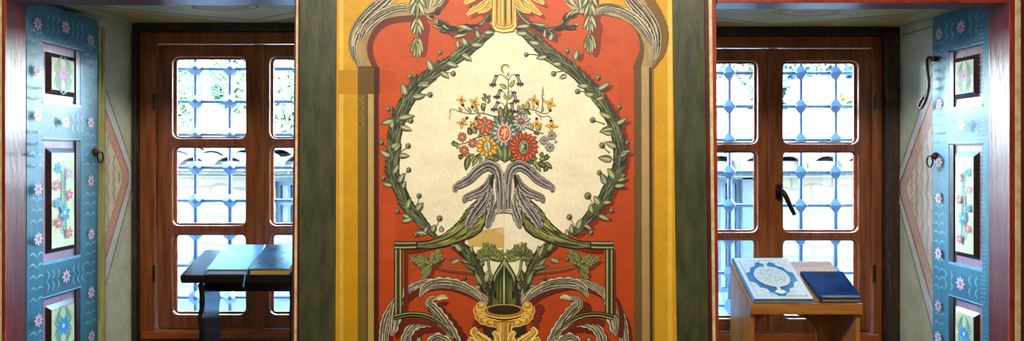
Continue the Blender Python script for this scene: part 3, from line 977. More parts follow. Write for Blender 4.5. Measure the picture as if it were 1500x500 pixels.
# right stand: honey oak, sloping 24 degrees
YF2, YK2 = 2.95, 3.244
rx0, rx1 = X_(1101.5, YF2), X_(1263, YF2)
zf2 = Z_(445, YF2); zk2 = zf2 + (YK2 - YF2) * math.tan(R(23.5))
st2 = empty('reading_stand', ((rx0 + rx1) / 2, (YF2 + YK2) / 2, ZS))
tag(st2, 'honey oak reading stand with sloping top in the right window niche', 'reading stand')
pts, nR = slab([(rx0 + .001, YF2 + .018, zf2 + .004), (rx1 - .001, YF2 + .018, zf2 + .004)], [(rx0 + .001, YK2, zk2), (rx1 - .001, YK2, zk2)], .014)
MB().hexa(pts).build('stand_top', M['oak'], st2, bev=.002)
MB().box(rx0 - .002, rx1 + .002, YF2, YF2 + .018, zf2 - .044, zf2, .002).build('front_rail', M['oak'], st2)
for xa, xb in ((rx0, rx0 + .016), (rx1 - .016, rx1)):
    MB().prism([(YF2 + .019, ZS), (YK2 - .004, ZS), (YK2 - .004, zk2 - .018), (YF2 + .019, zf2 - .016)], 'x', xa, xb).build('side_board', M['oak_v'], st2, bev=.001)
bx0, bx1 = rx0 + .017, rx1 - .017
arch = [(bx0, ZS), (bx0, zk2 - .03), (bx1, zk2 - .03), (bx1, ZS), (bx1 - .055, ZS)]
cx_, cz_ = (bx0 + bx1) / 2 - .0, ZS + .13
arch += [(cx_ + (bx1 - .055 - cx_) * math.cos(a), cz_ + .10 * math.sin(a)) for a in [math.pi * i / 16 for i in range(17)]]
arch += [(bx0 + .055, ZS)]
MB().prism(arch, 'y', YK2 - .03, YK2 - .014).build('back_board', M['oak_v'], st2, bev=.001)
def S2(px, t):
    return on_slope(px, t, YF2 + .004, YK2, zf2 + .0015, zk2 + .002)
def keep2(pf, t0, t1):
    a = S2(pf, t0); y = YF2 + .004 + (YK2 - YF2 - .004) * t1
    return a, (a[0], y, zf2 + .0015 + (zk2 + .0005 - zf2) * t1)
a0, a1 = keep2(1104, .0, .985); b0, b1 = keep2(1191.5, .0, .985)
bk, fc, ux, uy, n, o_ = book('sky blue book with a white lace medallion on the oak stand', a0, b0, a1, b1, .017, nR, M['cover_sky'], M['pages'], None, -1)
# printed cover
Wb = (Vector(b0) - Vector(a0)).length; Hb = (Vector(a1) - Vector(a0)).length
def FB(u, v, lift):
    p = o_ + ux * (u * Wb) + uy * (v * Hb) + n * (.017 + .0003 + lift * 20)
    return tuple(p)
P = Paint(FB, 77)
wh, bl_ = (228, 232, 226), (70, 146, 200)
P.poly([(0.01, .01), (.99, .01), (.99, .99), (.01, .99)], wh)
P.poly([(.07, .06), (.93, .06), (.93, .94), (.07, .94)], (170, 200, 214))
P.poly([(.08, .07), (.92, .07), (.92, .93), (.08, .93)], bl_)
for (cx, cy) in ((0, 0), (1, 0), (0, 1), (1, 1)):
    sx = 1 if cx == 0 else -1; sy = 1 if cy == 0 else -1
    bx, by = .08 + cx * .84, .07 + cy * .86
    pts = [(bx, by), (bx + sx * .36, by), (bx + sx * .31, by + sy * .06), (bx + sx * .25, by + sy * .09), (bx + sx * .23, by + sy * .16), (bx + sx * .13, by + sy * .20), (bx + sx * .09, by + sy * .30), (bx, by + sy * .34)]
    P.poly(pts, wh)
    for i in range(34):
        u = P.r.uniform(0, .3); v = P.r.uniform(0, .3 - u * .9)
        a = P.r.uniform(0, 6)
        P.ribbon([(bx + sx * u, by + sy * v), (bx + sx * u + .02 * math.cos(a), by + sy * v + .02 * math.sin(a))], [.004, .010], [(110, 166, 196)], 2)
P.blob(.5, .5, .30, .25, wh, 36, wob=.02)
P.poly([(.5, .80), (.57, .83), (.60, .87), (.5, .91), (.40, .87), (.43, .83)], wh); P.blob(.5, .78, .03, .05, wh)
P.poly([(.5, .20), (.57, .17), (.60, .13), (.5, .09), (.40, .13), (.43, .17)], wh); P.blob(.5, .22, .03, .05, wh)
for i in range(190):
    a = P.r.uniform(0, 6.28); q = math.sqrt(P.r.uniform(0, .86))
    u, v = .5 + .28 * q * math.cos(a), .5 + .23 * q * math.sin(a)
    t = P.r.uniform(0, 6.28)
    P.ribbon([(u, v), (u + .014 * math.cos(t), v + .008 * math.sin(t)), (u + .026 * math.cos(t + .9), v + .018 * math.sin(t + .9))], [.002, .008, .002], [P.r.choice([(104, 160, 180), (150, 160, 100), (90, 150, 190)])], 3)
M['print'] = paint_mat('printed_cover', 0.22, 0.03, 0.03, 20, spec=0.7)
P.build('cover_print', M['print'], fc)
a0, a1 = keep2(1203, .0, .62); b0, b1 = keep2(1262, .0, .62)
a1 = (a1[0] - .012, a1[1], a1[2]); 
bk, fc, ux, uy, n, o2_ = book('glossy navy book beside the medallion book on the oak stand', a0, b0, a1, b1, .022, nR, M['cover_navy'], M['pages'], None, -1)
g_ = MB()
for k in (.045, .075, .105):
    p = Vector(o2_) + uy * k * .16 + n * .0222
    g_.quad(*(p + ux * .004, p + ux * .155, p + ux * .155 + uy * .0016, p + ux * .004 + uy * .0016))
g_.build('gilt_line', M['gold'], fc)

# ================================================================== THE YARD OUTSIDE
ZG = 0.49
def stone_mat():
    m, n, b = new_mat('coursed_stone')
    c = n.nodes.new('ShaderNodeTexCoord')
    mp = n.nodes.new('ShaderNodeMapping'); mp.inputs['Rotation'].default_value = (R(90), 0, 0)
    n.links.new(c.outputs['Object'], mp.inputs[0])
    nz = n.nodes.new('ShaderNodeTexNoise'); nz.inputs['Scale'].default_value = 5
    n.links.new(mp.outputs[0], nz.inputs['Vector'])
    va = n.nodes.new('ShaderNodeMix'); va.data_type = 'RGBA'; va.blend_type = 'LINEAR_LIGHT'; va.inputs[0].default_value = .07
    n.links.new(mp.outputs[0], va.inputs[6]); n.links.new(nz.outputs['Color'], va.inputs[7])
    br = n.nodes.new('ShaderNodeTexBrick')
    br.inputs['Color1'].default_value = srgb(84, 80, 70); br.inputs['Color2'].default_value = srgb(74, 70, 60)
    br.inputs['Mortar'].default_value = srgb(58, 54, 47)
    br.inputs['Scale'].default_value = 1.0; br.inputs['Mortar Size'].default_value = .008
    br.inputs['Brick Width'].default_value = .26; br.inputs['Row Height'].default_value = .105
    n.links.new(va.outputs[2], br.inputs['Vector'])
    n.links.new(br.outputs['Color'], b.inputs['Base Color'])
    b.inputs['Roughness'].default_value = .9
    bump(n, b, br.outputs['Fac'], -.6, .02)
    return m
M['stone'] = stone_mat()
M['ground'] = mat('pale_paving', (66, 74, 86), (56, 64, 76), .8, 3)
M['tile'] = mat('old_clay_tile', (104, 94, 94), (74, 66, 70), .85, 7, bmp=.5, bd=.01)
M['eave'] = mat('grey_eave_board', (50, 68, 88), (40, 56, 74), .7, 10)
M['bluewood'] = mat('blue_grey_window_paint', (28, 48, 66), (22, 40, 58), .6, 12)
M['curtain'] = mat('white_curtain', (236, 238, 240), (220, 226, 232), .8, 12)
M['pipe'] = mat('pale_pipe', (72, 72, 64), (62, 64, 58), .5, 12)
M['foliage'] = mat('tree_foliage', (98, 116, 88), (80, 100, 74), .7, 9)
M['foliage2'] = mat('yellow_green_foliage', (96, 98, 40), (84, 88, 36), .7, 9)
M['foliage3'] = mat('blue_green_foliage', (20, 46, 62), (14, 38, 54), .7, 9)
M['bark'] = mat('bark', (104, 84, 66), (70, 56, 44), .9, 12)
M['white'] = mat('white_render', (240, 238, 230), (226, 224, 216), .8, 4)
M['blossom'] = mat('white_blossom', (246, 244, 240), (232, 228, 224), .8, 12)

struct(MB().box(-20, 20, YOUT + .06, 40, ZG - .1, ZG).build('ground', M['ground']))
# low house with tiled eaves straight across the yard
YW = 5.45
hs = empty('stone_house', (0, YW + .5, ZG))
tag(hs, 'low stone house with clay tiled eaves across the yard', 'house')
wins = [(X_(403, YW), X_(440, YW), Z_(332, YW), Z_(266, YW)), (X_(1052, YW), X_(1087, YW), Z_(430, YW), Z_(263, YW))]
zt_w = Z_(258, YW)
hs_w = plate('stone_wall', rect(-6, 6, ZG, zt_w), [rect(*w_) for w_ in wins], YW, .4, M['stone'], hs, .002)
for (xa, xb, za, zb) in wins:
    f = plate('window', rect(xa, xb, za, zb), [rect(xa + .03, (xa + xb) / 2 - .012, za + .03, (za + zb) / 2 - .012), rect((xa + xb) / 2 + .012, xb - .03, za + .03, (za + zb) / 2 - .012),
              rect(xa + .03, (xa + xb) / 2 - .012, (za + zb) / 2 + .012, zb - .03), rect((xa + xb) / 2 + .012, xb - .03, (za + zb) / 2 + .012, zb - .03)], YW + .03, .05, M['bluewood'], hs, .002)
    MB().box(xa, xb, YW + .09, YW + .10, za, zb).build('curtain', M['curtain'], f)
    MB().box(xb, xb + .09, YW - .012, YW + .02, za - .05, zb + .04).box(xa - .02, xb + .09, YW - .012, YW + .02, zb, zb + .06).build('surround', M['bluewood'], hs)
MB().box(-6, 6, YW - .10, YW + .3, Z_(258, YW), Z_(246.5, YW - .1)).build('eaves_board', M['eave'], hs)
pp = MB()
pp.tube([(-6, YW - .13, Z_(253.5, YW - .13)), (6, YW - .13, Z_(253.5, YW - .13))], .010, 8)
for i in range(30): pp.ico((-6 + i * .4, YW - .13, Z_(253.5, YW - .13)), .02)
pp.build('pipe', M['pipe'], hs)
cb = MB(); cb.tube(cr([(-6 + i * .5, YW - .12, Z_(258.5 + 1.0 * math.sin(i * 1.7), YW - .12)) for i in range(25)], 4), .007, 6); cb.build('cable', M['pipe'], hs)
# roof: rows of curved tiles
zr0 = Z_(245, YW - .15)
rows_t, slope = 5, R(9)
MB().hexa([(-6, YW - .165, zr0 - .03), (6, YW - .165, zr0 - .03), (6, YW + 1.5, zr0 + .18), (-6, YW + 1.5, zr0 + .18),
           (-6, YW - .165, zr0 + .042), (6, YW - .165, zr0 + .042), (6, YW + 1.5, zr0 + .24), (-6, YW + 1.5, zr0 + .20)]).build('roof_deck', M['tile'], hs)
rt = random.Random(5)
def tile_mesh(W, L, Hh, th):
    bm = bmesh.new(); A = []; B = []
    for j, y in enumerate((0, L)):
        ww = W * (1 if j == 0 else .82)
        o, i_ = [], []
        for k in range(11):
            t = math.pi * k / 10
            o.append(bm.verts.new((-math.cos(t) * ww / 2, y, math.sin(t) * Hh * (1 if j == 0 else .85))))
            i_.append(bm.verts.new((-math.cos(t) * (ww / 2 - th), y, math.sin(t) * (Hh - th) * (1 if j == 0 else .85))))
        A.append(o); B.append(i_)
    for k in range(10):
        bm.faces.new((A[0][k], A[0][k + 1], A[1][k + 1], A[1][k])); bm.faces.new((B[0][k + 1], B[0][k], B[1][k], B[1][k + 1]))
        bm.faces.new((A[0][k + 1], A[0][k], B[0][k], B[0][k + 1])); bm.faces.new((A[1][k], A[1][k + 1], B[1][k + 1], B[1][k]))
    me = bpy.data.meshes.new('roof_tile'); bm.to_mesh(me); bm.free(); me.materials.append(M['tile'])
    for p in me.polygons: p.use_smooth = True
    return me
tm = tile_mesh(.26, .34, .105, .016)
def tile_at(x, y, z, rz, cat):
    o = bpy.data.objects.new('roof_tile', tm); COL.objects.link(o); o.parent = hs
    o.location = Vector((x, y, z)) - Vector(hs.location); o.rotation_euler = (R(8) + rt.uniform(-.03, .03), rt.uniform(-.06, .06), rz)
    return o
for (xa, xb) in ((-3.0, -1.3), (1.0, 3.2)):
    for r_ in range(4):
        x = xa + (r_ % 2) * .03
        while x < xb:
            tile_at(x + rt.uniform(-.02, .02), YW - .20 + r_ * .27, zr0 - .012 + r_ * .045 + rt.uniform(-.008, .008), rt.uniform(-.1, .1), None)
            x += .245

def crown(name, c, rx, rz, n, m, seed, leaf=.16, parent=None):
    r = random.Random(seed)
    bm = bmesh.new()
    for i in range(n):
        a = r.uniform(0, 6.283); zz = r.uniform(-1, 1); q = r.uniform(.55, 1.0)
        k = math.sqrt(1 - zz * zz)
        p = Vector((c[0] + rx * q * k * math.cos(a), c[1] + rx * q * k * math.sin(a), c[2] + rz * q * zz))
        u = Vector((r.uniform(-1, 1), r.uniform(-1, 1), r.uniform(-1, 1))).normalized()
        v = u.cross(Vector((r.uniform(-1, 1), r.uniform(-1, 1), 1))).normalized()
        s = leaf * r.uniform(.6, 1.3)
        vs = [bm.verts.new(p + u * s), bm.verts.new(p + v * s * .5), bm.verts.new(p - u * s), bm.verts.new(p - v * s * .5)]
        bm.faces.new(vs)
    me = bpy.data.meshes.new(name); bm.to_mesh(me); bm.free(); me.materials.append(m)
    return put(name, me, parent)
def tree(label, px, py, Y, rpx, rpz, m, seed, n=1400, cat='tree', name='tree', leaf=.16, grp=None):
    x, _, z = at(px, py, Y)
    t = empty(name, (x, Y, ZG)); tag(t, label, cat, grp)
    rx, rz = rpx / F * Y, rpz / F * Y
    crown('foliage', (x, Y, z), rx, rz, n, m, seed, leaf, t)
    MB().tube([(x, Y, ZG), (x + .05, Y, (ZG + z) / 2), (x, Y, z + rz * .3)], [.02 * Y / 2, .015 * Y / 2, .006 * Y], 8).build('trunk', M['bark'], t)
    return t
tree('pale green tree at the upper left of the left window', 262, 132, 13, 30, 60, M['foliage'], 1, 2600, leaf=.10)
tree('pale green tree behind the middle of the left window', 345, 112, 14, 36, 58, M['foliage'], 2, 3000, leaf=.10)
tree('green tree seen through the right casement of the left window', 430, 138, 12, 40, 62, M['foliage'], 3, 3800, leaf=.10)
tree('green tree high behind the left panes of the right window', 1088, 98, 16, 42, 36, M['foliage'], 4, 3600, leaf=.11)
tree('green tree high behind the upper right panes of the right window', 1205, 88, 17, 62, 26, M['foliage'], 5, 4200, leaf=.11)
tree('yellow green shrub at the right of the right window', 1254, 152, 9, 26, 24, M['foliage2'], 6, 1200, 'shrub', 'shrub', .07)
tree('white blossoming shrub in the middle of the right window', 1200, 145, 10.4, 44, 30, M['blossom'], 7, 3000, 'shrub', 'shrub', .08)
tree('white blossoming shrub seen through the left panes of the right window', 1066, 148, 9.5, 28, 30, M['blossom'], 8, 1800, 'shrub', 'shrub', .08)
tree('blue green hedge bush behind the white blossom', 1165, 140, 11.5, 34, 34, M['foliage3'], 9, 2200, 'shrub', 'shrub', .10)
tree('blue green hedge bush behind the yellow green shrub', 1256, 136, 12, 40, 38, M['foliage3'], 10, 2400, 'shrub', 'shrub', .10)
tree('blue green hedge bush behind the hoop arch', 1100, 150, 14, 34, 30, M['foliage3'], 12, 2000, 'shrub', 'shrub', .10)
# far white house, left
fh = empty('white_house', (-7.2, 20, ZG)); tag(fh, 'far white house seen over the eaves through the left window', 'house')
MB().box(-10.5, -5.0, 20, 24, ZG, Z_(150, 20)).build('house_wall', M['white'], fh)
MB().hexa([(-10.8, 19.6, Z_(151, 20)), (-4.7, 19.6, Z_(151, 20)), (-4.7, 22, Z_(124, 20)), (-10.8, 22, Z_(124, 20)),
           (-10.8, 19.6, Z_(149, 20)), (-4.7, 19.6, Z_(149, 20)), (-4.7, 22, Z_(122, 20)), (-10.8, 22, Z_(122, 20))]).build('house_roof', M['tile'], fh)
# white garden wall with blue grey coping, right
gw = empty('garden_wall', (3.0, 8.3, ZG)); tag(gw, 'white garden wall with blue grey coping behind the tiled eaves', 'wall')
MB().box(1.9, 6.2, 8.2, 8.4, ZG, Z_(167, 8.2)).build('wall_face', M['white'], gw)
MB().box(1.8, 6.3, 8.12, 8.48, Z_(167, 8.2), Z_(161, 8.2)).build('coping', M['bluewood'], gw)
# hoop arch and white post
ha = empty('garden_arch', (X_(1098, 7.6), 7.6, ZG)); tag(ha, 'white metal hoop arch in the yard', 'garden arch')
ar = MB(); rr = 26 / F * 7.6; xc, zc = X_(1100, 7.6), Z_(176, 7.6)
ar.tube([(xc - rr, 7.6, ZG)] + [(xc - rr * math.cos(a), 7.6, zc + rr * math.sin(a)) for a in [math.pi * i / 16 for i in range(17)]] + [(xc + rr, 7.6, ZG)], .02, 8)
ar.build('hoop', M['pipe'], ha)
ar = MB(); rr = 14 / F * 7.6; zc = Z_(188, 7.6)
ar.tube([(xc - rr * math.cos(a), 7.6, zc + rr * math.sin(a)) for a in [2 * math.pi * i / 24 for i in range(25)]], .014, 8)
ar.build('ring', M['pipe'], ha)
lp = MB(); x_, z_ = X_(1060, 7.4), Z_(160, 7.4)
ls = [(.0, .035), (.62, .03), (.64, .07), (.70, .08), (.74, .03), (.80, .06), (.86, .075), (.92, .05), (.96, .012)]
lp.tube([(x_, 7.4, ZG + (z_ - ZG) * t) for t, r_ in ls], [r_ for t, r_ in ls], 12)
tag(lp.build('garden_post', M['white'], None, smooth=True), 'white turned garden post left of the hoop arch', 'post')
# parasol roof edge, blue grey, upper right
pr = MB(); 
pr.tube([(X_(1120, 10), 10, ZG)] + cr([(X_(1120, 10), 10, Z_(132, 10)), (X_(1160, 10), 10, Z_(122, 10)), (X_(1210, 10), 10, Z_(117, 10)), (X_(1262, 10), 10, Z_(122, 10))], 6) + [(X_(1262, 10), 10, ZG)], .04, 8)
tag(pr.build('pipe_arch', M['bluewood'], None), 'blue grey pipe arch curving above the blossoms in the right window', 'garden arch')

# ================================================================== THE PAINTED PANEL
YP = Y0 - .016
def FP(px, py, lift): return (X_(px, YP), YP - lift, Z_(py, YP))
pn_ = empty('painted_panel', (X_(740, YP), YP, 0.0))
tag(pn_, 'tall painted panel of a flower bouquet in a leafy cream medallion between the windows', 'painted panel')
MB().box(X_(490, YP), X_(990, YP), YP + .0006, Y0 + .003, 0.25, 3.0).build('panel_board', M['plaster'], pn_)
def gboard(a0, a1, b0, b1):
    m = lean(MB(), a0, a1, b0, b1, Y0 - .022, Y0 + .003)
    return m.build('frame_board', M['green'], pn_, bev=.003)
gboard(441, 495, 440.5, 493); gboard(983, 1030, 990, 1036)

DK = (34, 30, 18)
ORG, ORGD, MAR = (196, 80, 32), (180, 66, 22), (92, 34, 18)
CREAM = (244, 232, 196)
YEL, YELD = (212, 158, 28), (198, 144, 18)
MX = 740.0                              # axis of the design
def mir(p): return [(2 * MX - x, *r) for x, *r in p]

# ---- fields
B = Paint(FP, 3)
def strip(x0, x1, y0, y1, c0, c1, lx=0):
    B.up(); B._add([(x0, y0), (x1, y0), (x1 + lx, y1), (x0 + lx, y1)], [(0, 1, 2, 3)], [[c0, c0, c1, c1]])
TOPY, BOTY = -160, 640
strip(488, 992, TOPY, BOTY, YEL, YEL)
strip(495, 556, 98, BOTY, (208, 154, 22), (200, 148, 10))  # yellow dims towards the foot, overhead light's falloff laid into the colour
strip(497, 503, TOPY, BOTY, (236, 194, 92), (216, 168, 50)); strip(978, 985, TOPY, BOTY, (236, 196, 92), (226, 180, 50))
# columns left
strip(524, 556, 98, BOTY, (120, 92, 38), (124, 98, 36), 0)
strip(538.5, 547.5, 138, BOTY, (188, 160, 92), (180, 152, 60))
strip(536.5, 539, 138, BOTY, (92, 66, 30), (96, 72, 30))
strip(547.5, 556, 98, BOTY, (84, 30, 18), (76, 26, 14))
# columns right
strip(926, 956, 98, BOTY, (106, 78, 40), (112, 84, 34), 1)
strip(939.5, 950.5, 98, BOTY, (186, 154, 104), (168, 134, 64), 1.5)
strip(951, 955, 98, BOTY, (72, 46, 28), (76, 52, 24), 1.5)
strip(955, 958, 98, BOTY, (150, 112, 40), (150, 112, 30), 1.5)
# arched cove left: tan underside, maroon band, red field
B.poly([(552, 100), (521, 100), (517, 78), (518, 58), (526, 38), (540, 24), (560, 14), (600, 6), (640, -20), (700, -60), (700, 60), (560, 60)], (176, 146, 92))
for i in range(26):
    y = 97 - i * 1.9
    B.ribbon([(525 + 1.0 * abs(i - 6) * .3 + B.r.uniform(-1, 1), y), (540 + B.r.uniform(-3, 2), y - 1)], [.2, .9, .2], [(128, 98, 54)], 2)
L_out = [(546, 100), (539, 84), (537.5, 66), (543, 50), (552, 37), (567, 27), (590, 23), (618, 22)]
L_in = [(555, 100), (549, 86), (546.5, 70), (550, 56), (559, 44), (573, 36), (592, 33), (616, 31)]
def closed_top(side, extra): return cr(side, 5) + extra
B.poly(cr(L_out, 5) + [(700, 22), (700, 100)], (104, 44, 26))
R_out = [(938, 100), (945, 84), (947, 66), (942, 50), (931, 36), (912, 25), (885, 20), (856, 22)]
R_in = [(927, 100), (931, 88), (936.5, 76), (936.5, 60), (930, 44), (917, 32), (898, 25.5), (878, 23), (856, 22)]
B.poly([(928, 99), (955, 99), (958, 80), (952, 56), (938, 34), (915, 16), (880, 8), (840, 14), (800, 60)], (184, 156, 104))
for i in range(30):
    y = 97 - i * 1.9
    B.ribbon([(939 + B.r.uniform(-2, 2), y), (953 - i * .2 + B.r.uniform(-2, 1), y - 1)], [.2, .9, .2], [(132, 102, 60)], 2)
B.poly([(928, 99), (939, 99), (943, 84), (944, 68), (938, 50), (926, 36), (908, 26), (880, 19), (850, 24), (850, 99)], (104, 76, 44))
# red field in rows darkening downwards, falloff of the overhead light put into the colour
left_edge = cr(L_in, 6); right_edge = cr(R_in, 6)
B.poly(left_edge + [(640, 12), (662, -30), (700, -80), (780, -80), (822, -20), (840, 12)] + right_edge[::-1] + [(928, 101), (555, 101)], ORG)
rows_c = [(100, ORG), (180, (193, 78, 28)), (260, (188, 72, 24)), (340, (186, 70, 20)), (430, (186, 70, 18)), (520, (182, 66, 18)), (BOTY, (184, 66, 20))]
for (ya, ca), (yb, cb_) in zip(rows_c, rows_c[1:]):
    B.up(); B._add([(555, ya), (928, ya), (929, yb), (555, yb)], [(0, 1, 2, 3)], [[ca, ca, cb_, cb_]])
# uneven older patches in the red
for (x0, y0, x1, y1, k) in ((555, 103, 580, 136, .96), (585, 62, 612, 84, .98), (845, 96, 872, 120, .98), (884, 52, 906, 66, .98), (896, 84, 910, 100, .98), (905, 112, 922, 150, .985), (560, 300, 580, 380, 1.02), (610, 470, 640, 498, .95), (560, 150, 575, 230, 1.01)):
    B.poly([(x0, y0), (x1, y0 + 1), (x1 - 1, y1), (x0, y1)], tuple(v * k for v in lerp3(ORG, ORGD, .3)))
# uncleaned test patch across the left column
B.poly([(495, 103), (524, 103), (524, 138), (495, 138)], (190, 136, 18))
B.poly([(524, 98), (548, 98), (548, 138), (524, 138)], (104, 78, 26)); B.poly([(548, 98), (556, 98), (556, 138), (548, 138)], (70, 28, 12))
B.ribbon([(524, 98), (548, 98)], 1.4, [(60, 40, 20)], 2)
# faint squared lettering-like rubbing on the tan column below the patch
for i in range(16):
    B.blob(B.r.uniform(527, 534), 142 + i * 3.2, 1.6, .7, (168, 142, 70), 6)
# cream medallion
CL = [(730, 26), (722, 44), (711, 55), (700, 65), (684, 77), (665, 90), (648, 103), (632, 114), (619, 128), (607, 138), (599, 150), (592, 165), (587, 180), (584, 195), (582, 210),
      (581, 225), (579, 240), (579, 252), (583, 266), (590, 281), (598, 296), (606, 308), (615, 320), (628, 333), (640, 344), (652, 352), (668, 366), (682, 380), (692, 396), (702, 410), (718, 420)]
CRr = [(748, 26), (756, 44), (768, 52), (783, 62), (797, 76), (812, 88), (828, 100), (843, 112), (856, 124), (868, 137), (877, 150), (885, 163), (893, 176), (898, 190), (902, 206),
      (904, 222), (903, 238), (900, 252), (892, 268), (885, 284), (876, 298), (866, 311), (854, 323), (840, 335), (826, 346), (812, 358), (798, 370), (786, 384), (776, 398), (768, 412), (756, 420)]
B.poly(cr(CL, 3) + cr(CRr, 3)[::-1], CREAM)
for i in range(60):       # age specks and fine scratches
    x, y = B.r.uniform(610, 880), B.r.uniform(110, 330)
    if B.r.random() < .5: B.blob(x, y, .7, .5, (170, 140, 90), 5)
    else:
        a = B.r.uniform(0, 6.3); l = B.r.uniform(3, 9)
        B.ribbon([(x, y), (x + l * math.cos(a), y + l * math.sin(a))], [.15, .4, .1][:2], [(212, 190, 140)], 2)
B.poly([(690, 346), (702, 338), (716, 336), (738, 333), (738, 364), (712, 364), (700, 362), (688, 362), (684, 352)], (206, 172, 96))
B.poly([(728, 338), (734, 334), (738, 333), (738, 345), (732, 342)], (222, 194, 128))
B.ribbon([(738.3, 300), (738.3, 385)], .5, [(196, 164, 104)], 2)
B.build('painted_field', M['paint'], pn_)
BASE = B.lift

# ---- brush vocabulary
LG, LM, LD = (160, 162, 108), (98, 104, 60), (50, 50, 26)      # leaf lights to darks
OLG = (150, 152, 84)
def shadow_blob(P, x, y, rx, ry, ang=0): P.blob(x, y, rx, ry, (122, 40, 22), 12, ang=ang, wob=.12)
def berry(P, x0, y0, x1, y1, r, c=LG, red=True):
    mx_, my_ = (x0 + x1) / 2 + P.r.uniform(-1.5, 1.5), (y0 + y1) / 2 + P.r.uniform(-1, 1)
    P.ribbon([(x0, y0), (mx_, my_), (x1, y1)], [1.8, 1.1, 1.0], [DK], 5)
    P.ribbon([(x0, y0), (mx_, my_), (x1, y1)], [.8, .4, .4], [(132, 132, 84)], 5)
    P.blob(x1, y1, r + .7, r + .7, DK, 12); P.blob(x1 - .3, y1 - .3, r, r, c, 12, rim=lerp3(c, DK, .35)); P.blob(x1 + r * .35, y1 + r * .3, r * .45, r * .5, lerp3(c, DK, .8), 8)

def garland(name, cen, widths, outs, leaves, berries, seed, shadow_dir):
    """bundle of overlapping leaves along a curve, outlined leaf tips and stalked berries on both sides"""
    P = Paint(FP, seed, BASE)
    q = cr([(x, y, w_) for (x, y), w_ in zip(cen, widths)], 6)
    # cast shadow painted on the red
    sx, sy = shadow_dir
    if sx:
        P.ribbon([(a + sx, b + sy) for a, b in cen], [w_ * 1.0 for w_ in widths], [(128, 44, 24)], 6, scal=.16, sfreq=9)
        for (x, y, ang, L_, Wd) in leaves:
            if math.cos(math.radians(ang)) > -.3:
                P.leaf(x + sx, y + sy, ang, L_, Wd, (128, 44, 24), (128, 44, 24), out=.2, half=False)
    P.ribbon(cen, [w_ * 1.02 for w_ in widths], [DK], 6, scal=.07, sfreq=8)
    P.ribbon(cen, [w_ * .88 for w_ in widths], [LD, (62, 70, 42), (84, 94, 60), (60, 66, 38), (92, 100, 64), LD], 6, jit=.3)
    tot = len(q)
    for i in range(2, tot - 2, 3):
        x, y, w_ = q[i]; a = q[min(i + 2, tot - 1)]; b_ = q[max(i - 2, 0)]
        an = math.degrees(math.atan2(b_[1] - a[1], b_[0] - a[0]))      # leaves point back up the garland
        for sgn in P.r.sample((-1, 0, 1), 3):
            L_ = w_ * P.r.uniform(1.15, 1.6); off = w_ * .27 * sgn
            nx, ny = -math.sin(math.radians(an)), math.cos(math.radians(an))
            c = P.r.choice([(64, 68, 40), (86, 92, 56), (50, 54, 30), (108, 112, 72), (58, 62, 36), (44, 46, 26)])
            P.leaf(x + nx * off, y + ny * off, an + sgn * P.r.uniform(3, 11), L_, w_ * P.r.uniform(.34, .46), c, (44, 46, 26), lerp3(c, (206, 208, 160), .4) if P.r.random() < .7 else None, out=.4, curl=sgn * .15)
    for i in range(tot * 2):        # thin light brush lines
        k = P.r.randrange(1, tot - 7); o = P.r.uniform(-.36, .36)
        pts = []
        for j in (0, 2, 4, 6):
            x, y, ww = q[k + j]; a = q[k + j - 1]; b_ = q[min(k + j + 1, tot - 1)]
            d = math.hypot(b_[0] - a[0], b_[1] - a[1]) or 1
            pts.append((x - (b_[1] - a[1]) / d * o * ww, y + (b_[0] - a[0]) / d * o * ww))
        P.ribbon(pts, [.2, .7, .7, .2], [P.r.choice([(138, 144, 104), (30, 32, 18), (116, 124, 84)])], 2)
    for (x, y, ang, L_, Wd) in leaves:
        c = vary(P.r.choice([LG, (142, 152, 106), (150, 160, 118)]), P.r, .06)
        P.leaf(x, y, ang, L_ * 1.12, Wd * 1.2, c, DK, (200, 204, 160), curl=P.r.uniform(-.5, .5), out=.75)
    for (x0, y0, x1, y1, r_) in berries: berry(P, x0, y0, x1, y1, r_)
    return P.build(name, M['paint'], pn_)

cenL = [(728, 30), (716, 47), (705, 56), (690, 68), (672, 82), (655, 94), (638, 105), (624, 117), (609, 130), (598, 146), (590, 162), (583, 178), (580, 194), (577, 210), (577, 226), (576, 242),
        (577, 256), (582, 270), (589, 284), (596, 298), (605, 311), (615, 322), (627, 336), (638, 347)]
wL = [v * 1.12 for v in [3, 8, 11, 13, 14, 14, 13, 14, 15, 16, 16, 15, 15, 15, 15, 15, 14, 14, 14, 14, 14, 13, 10, 5]]
leavesL = [(717, 34, 10, 10, 5), (709, 48, 8, 13, 6), (702, 55, -115, 10, 6), (690, 66, 5, 16, 6), (684, 66, -120, 11, 7), (676, 80, 25, 16, 7), (672, 70, -110, 10, 5), (654, 92, 25, 16, 7), (634, 103, -118, 16, 8), (645, 106, 22, 14, 6),
           (612, 126, -5, 16, 8), (596, 139, -115, 16, 9), (604, 142, 5, 18, 7), (616, 125, 10, 12, 5), (578, 176, 170, 18, 7), (583, 174, -10, 22, 7), (586, 186, 12, 16, 6), (575, 188, -100, 10, 6),
           (572, 228, 195, 15, 7), (584, 229, -10, 14, 6), (573, 216, -20, 14, 7), (578, 222, -60, 12, 5), (577, 255, -60, 14, 6), (585, 268, -65, 14, 7), (575, 272, 192, 14, 6), (590, 276, -70, 10, 5),
           (597, 306, -75, 14, 7), (611, 309, -62, 13, 8), (604, 320, 165, 15, 6), (600, 318, 195, 10, 5), (634, 340, -80, 10, 7), (626, 342, 190, 18, 7), (622, 341, -60, 9, 5), (648, 340, -110, 8, 5)]
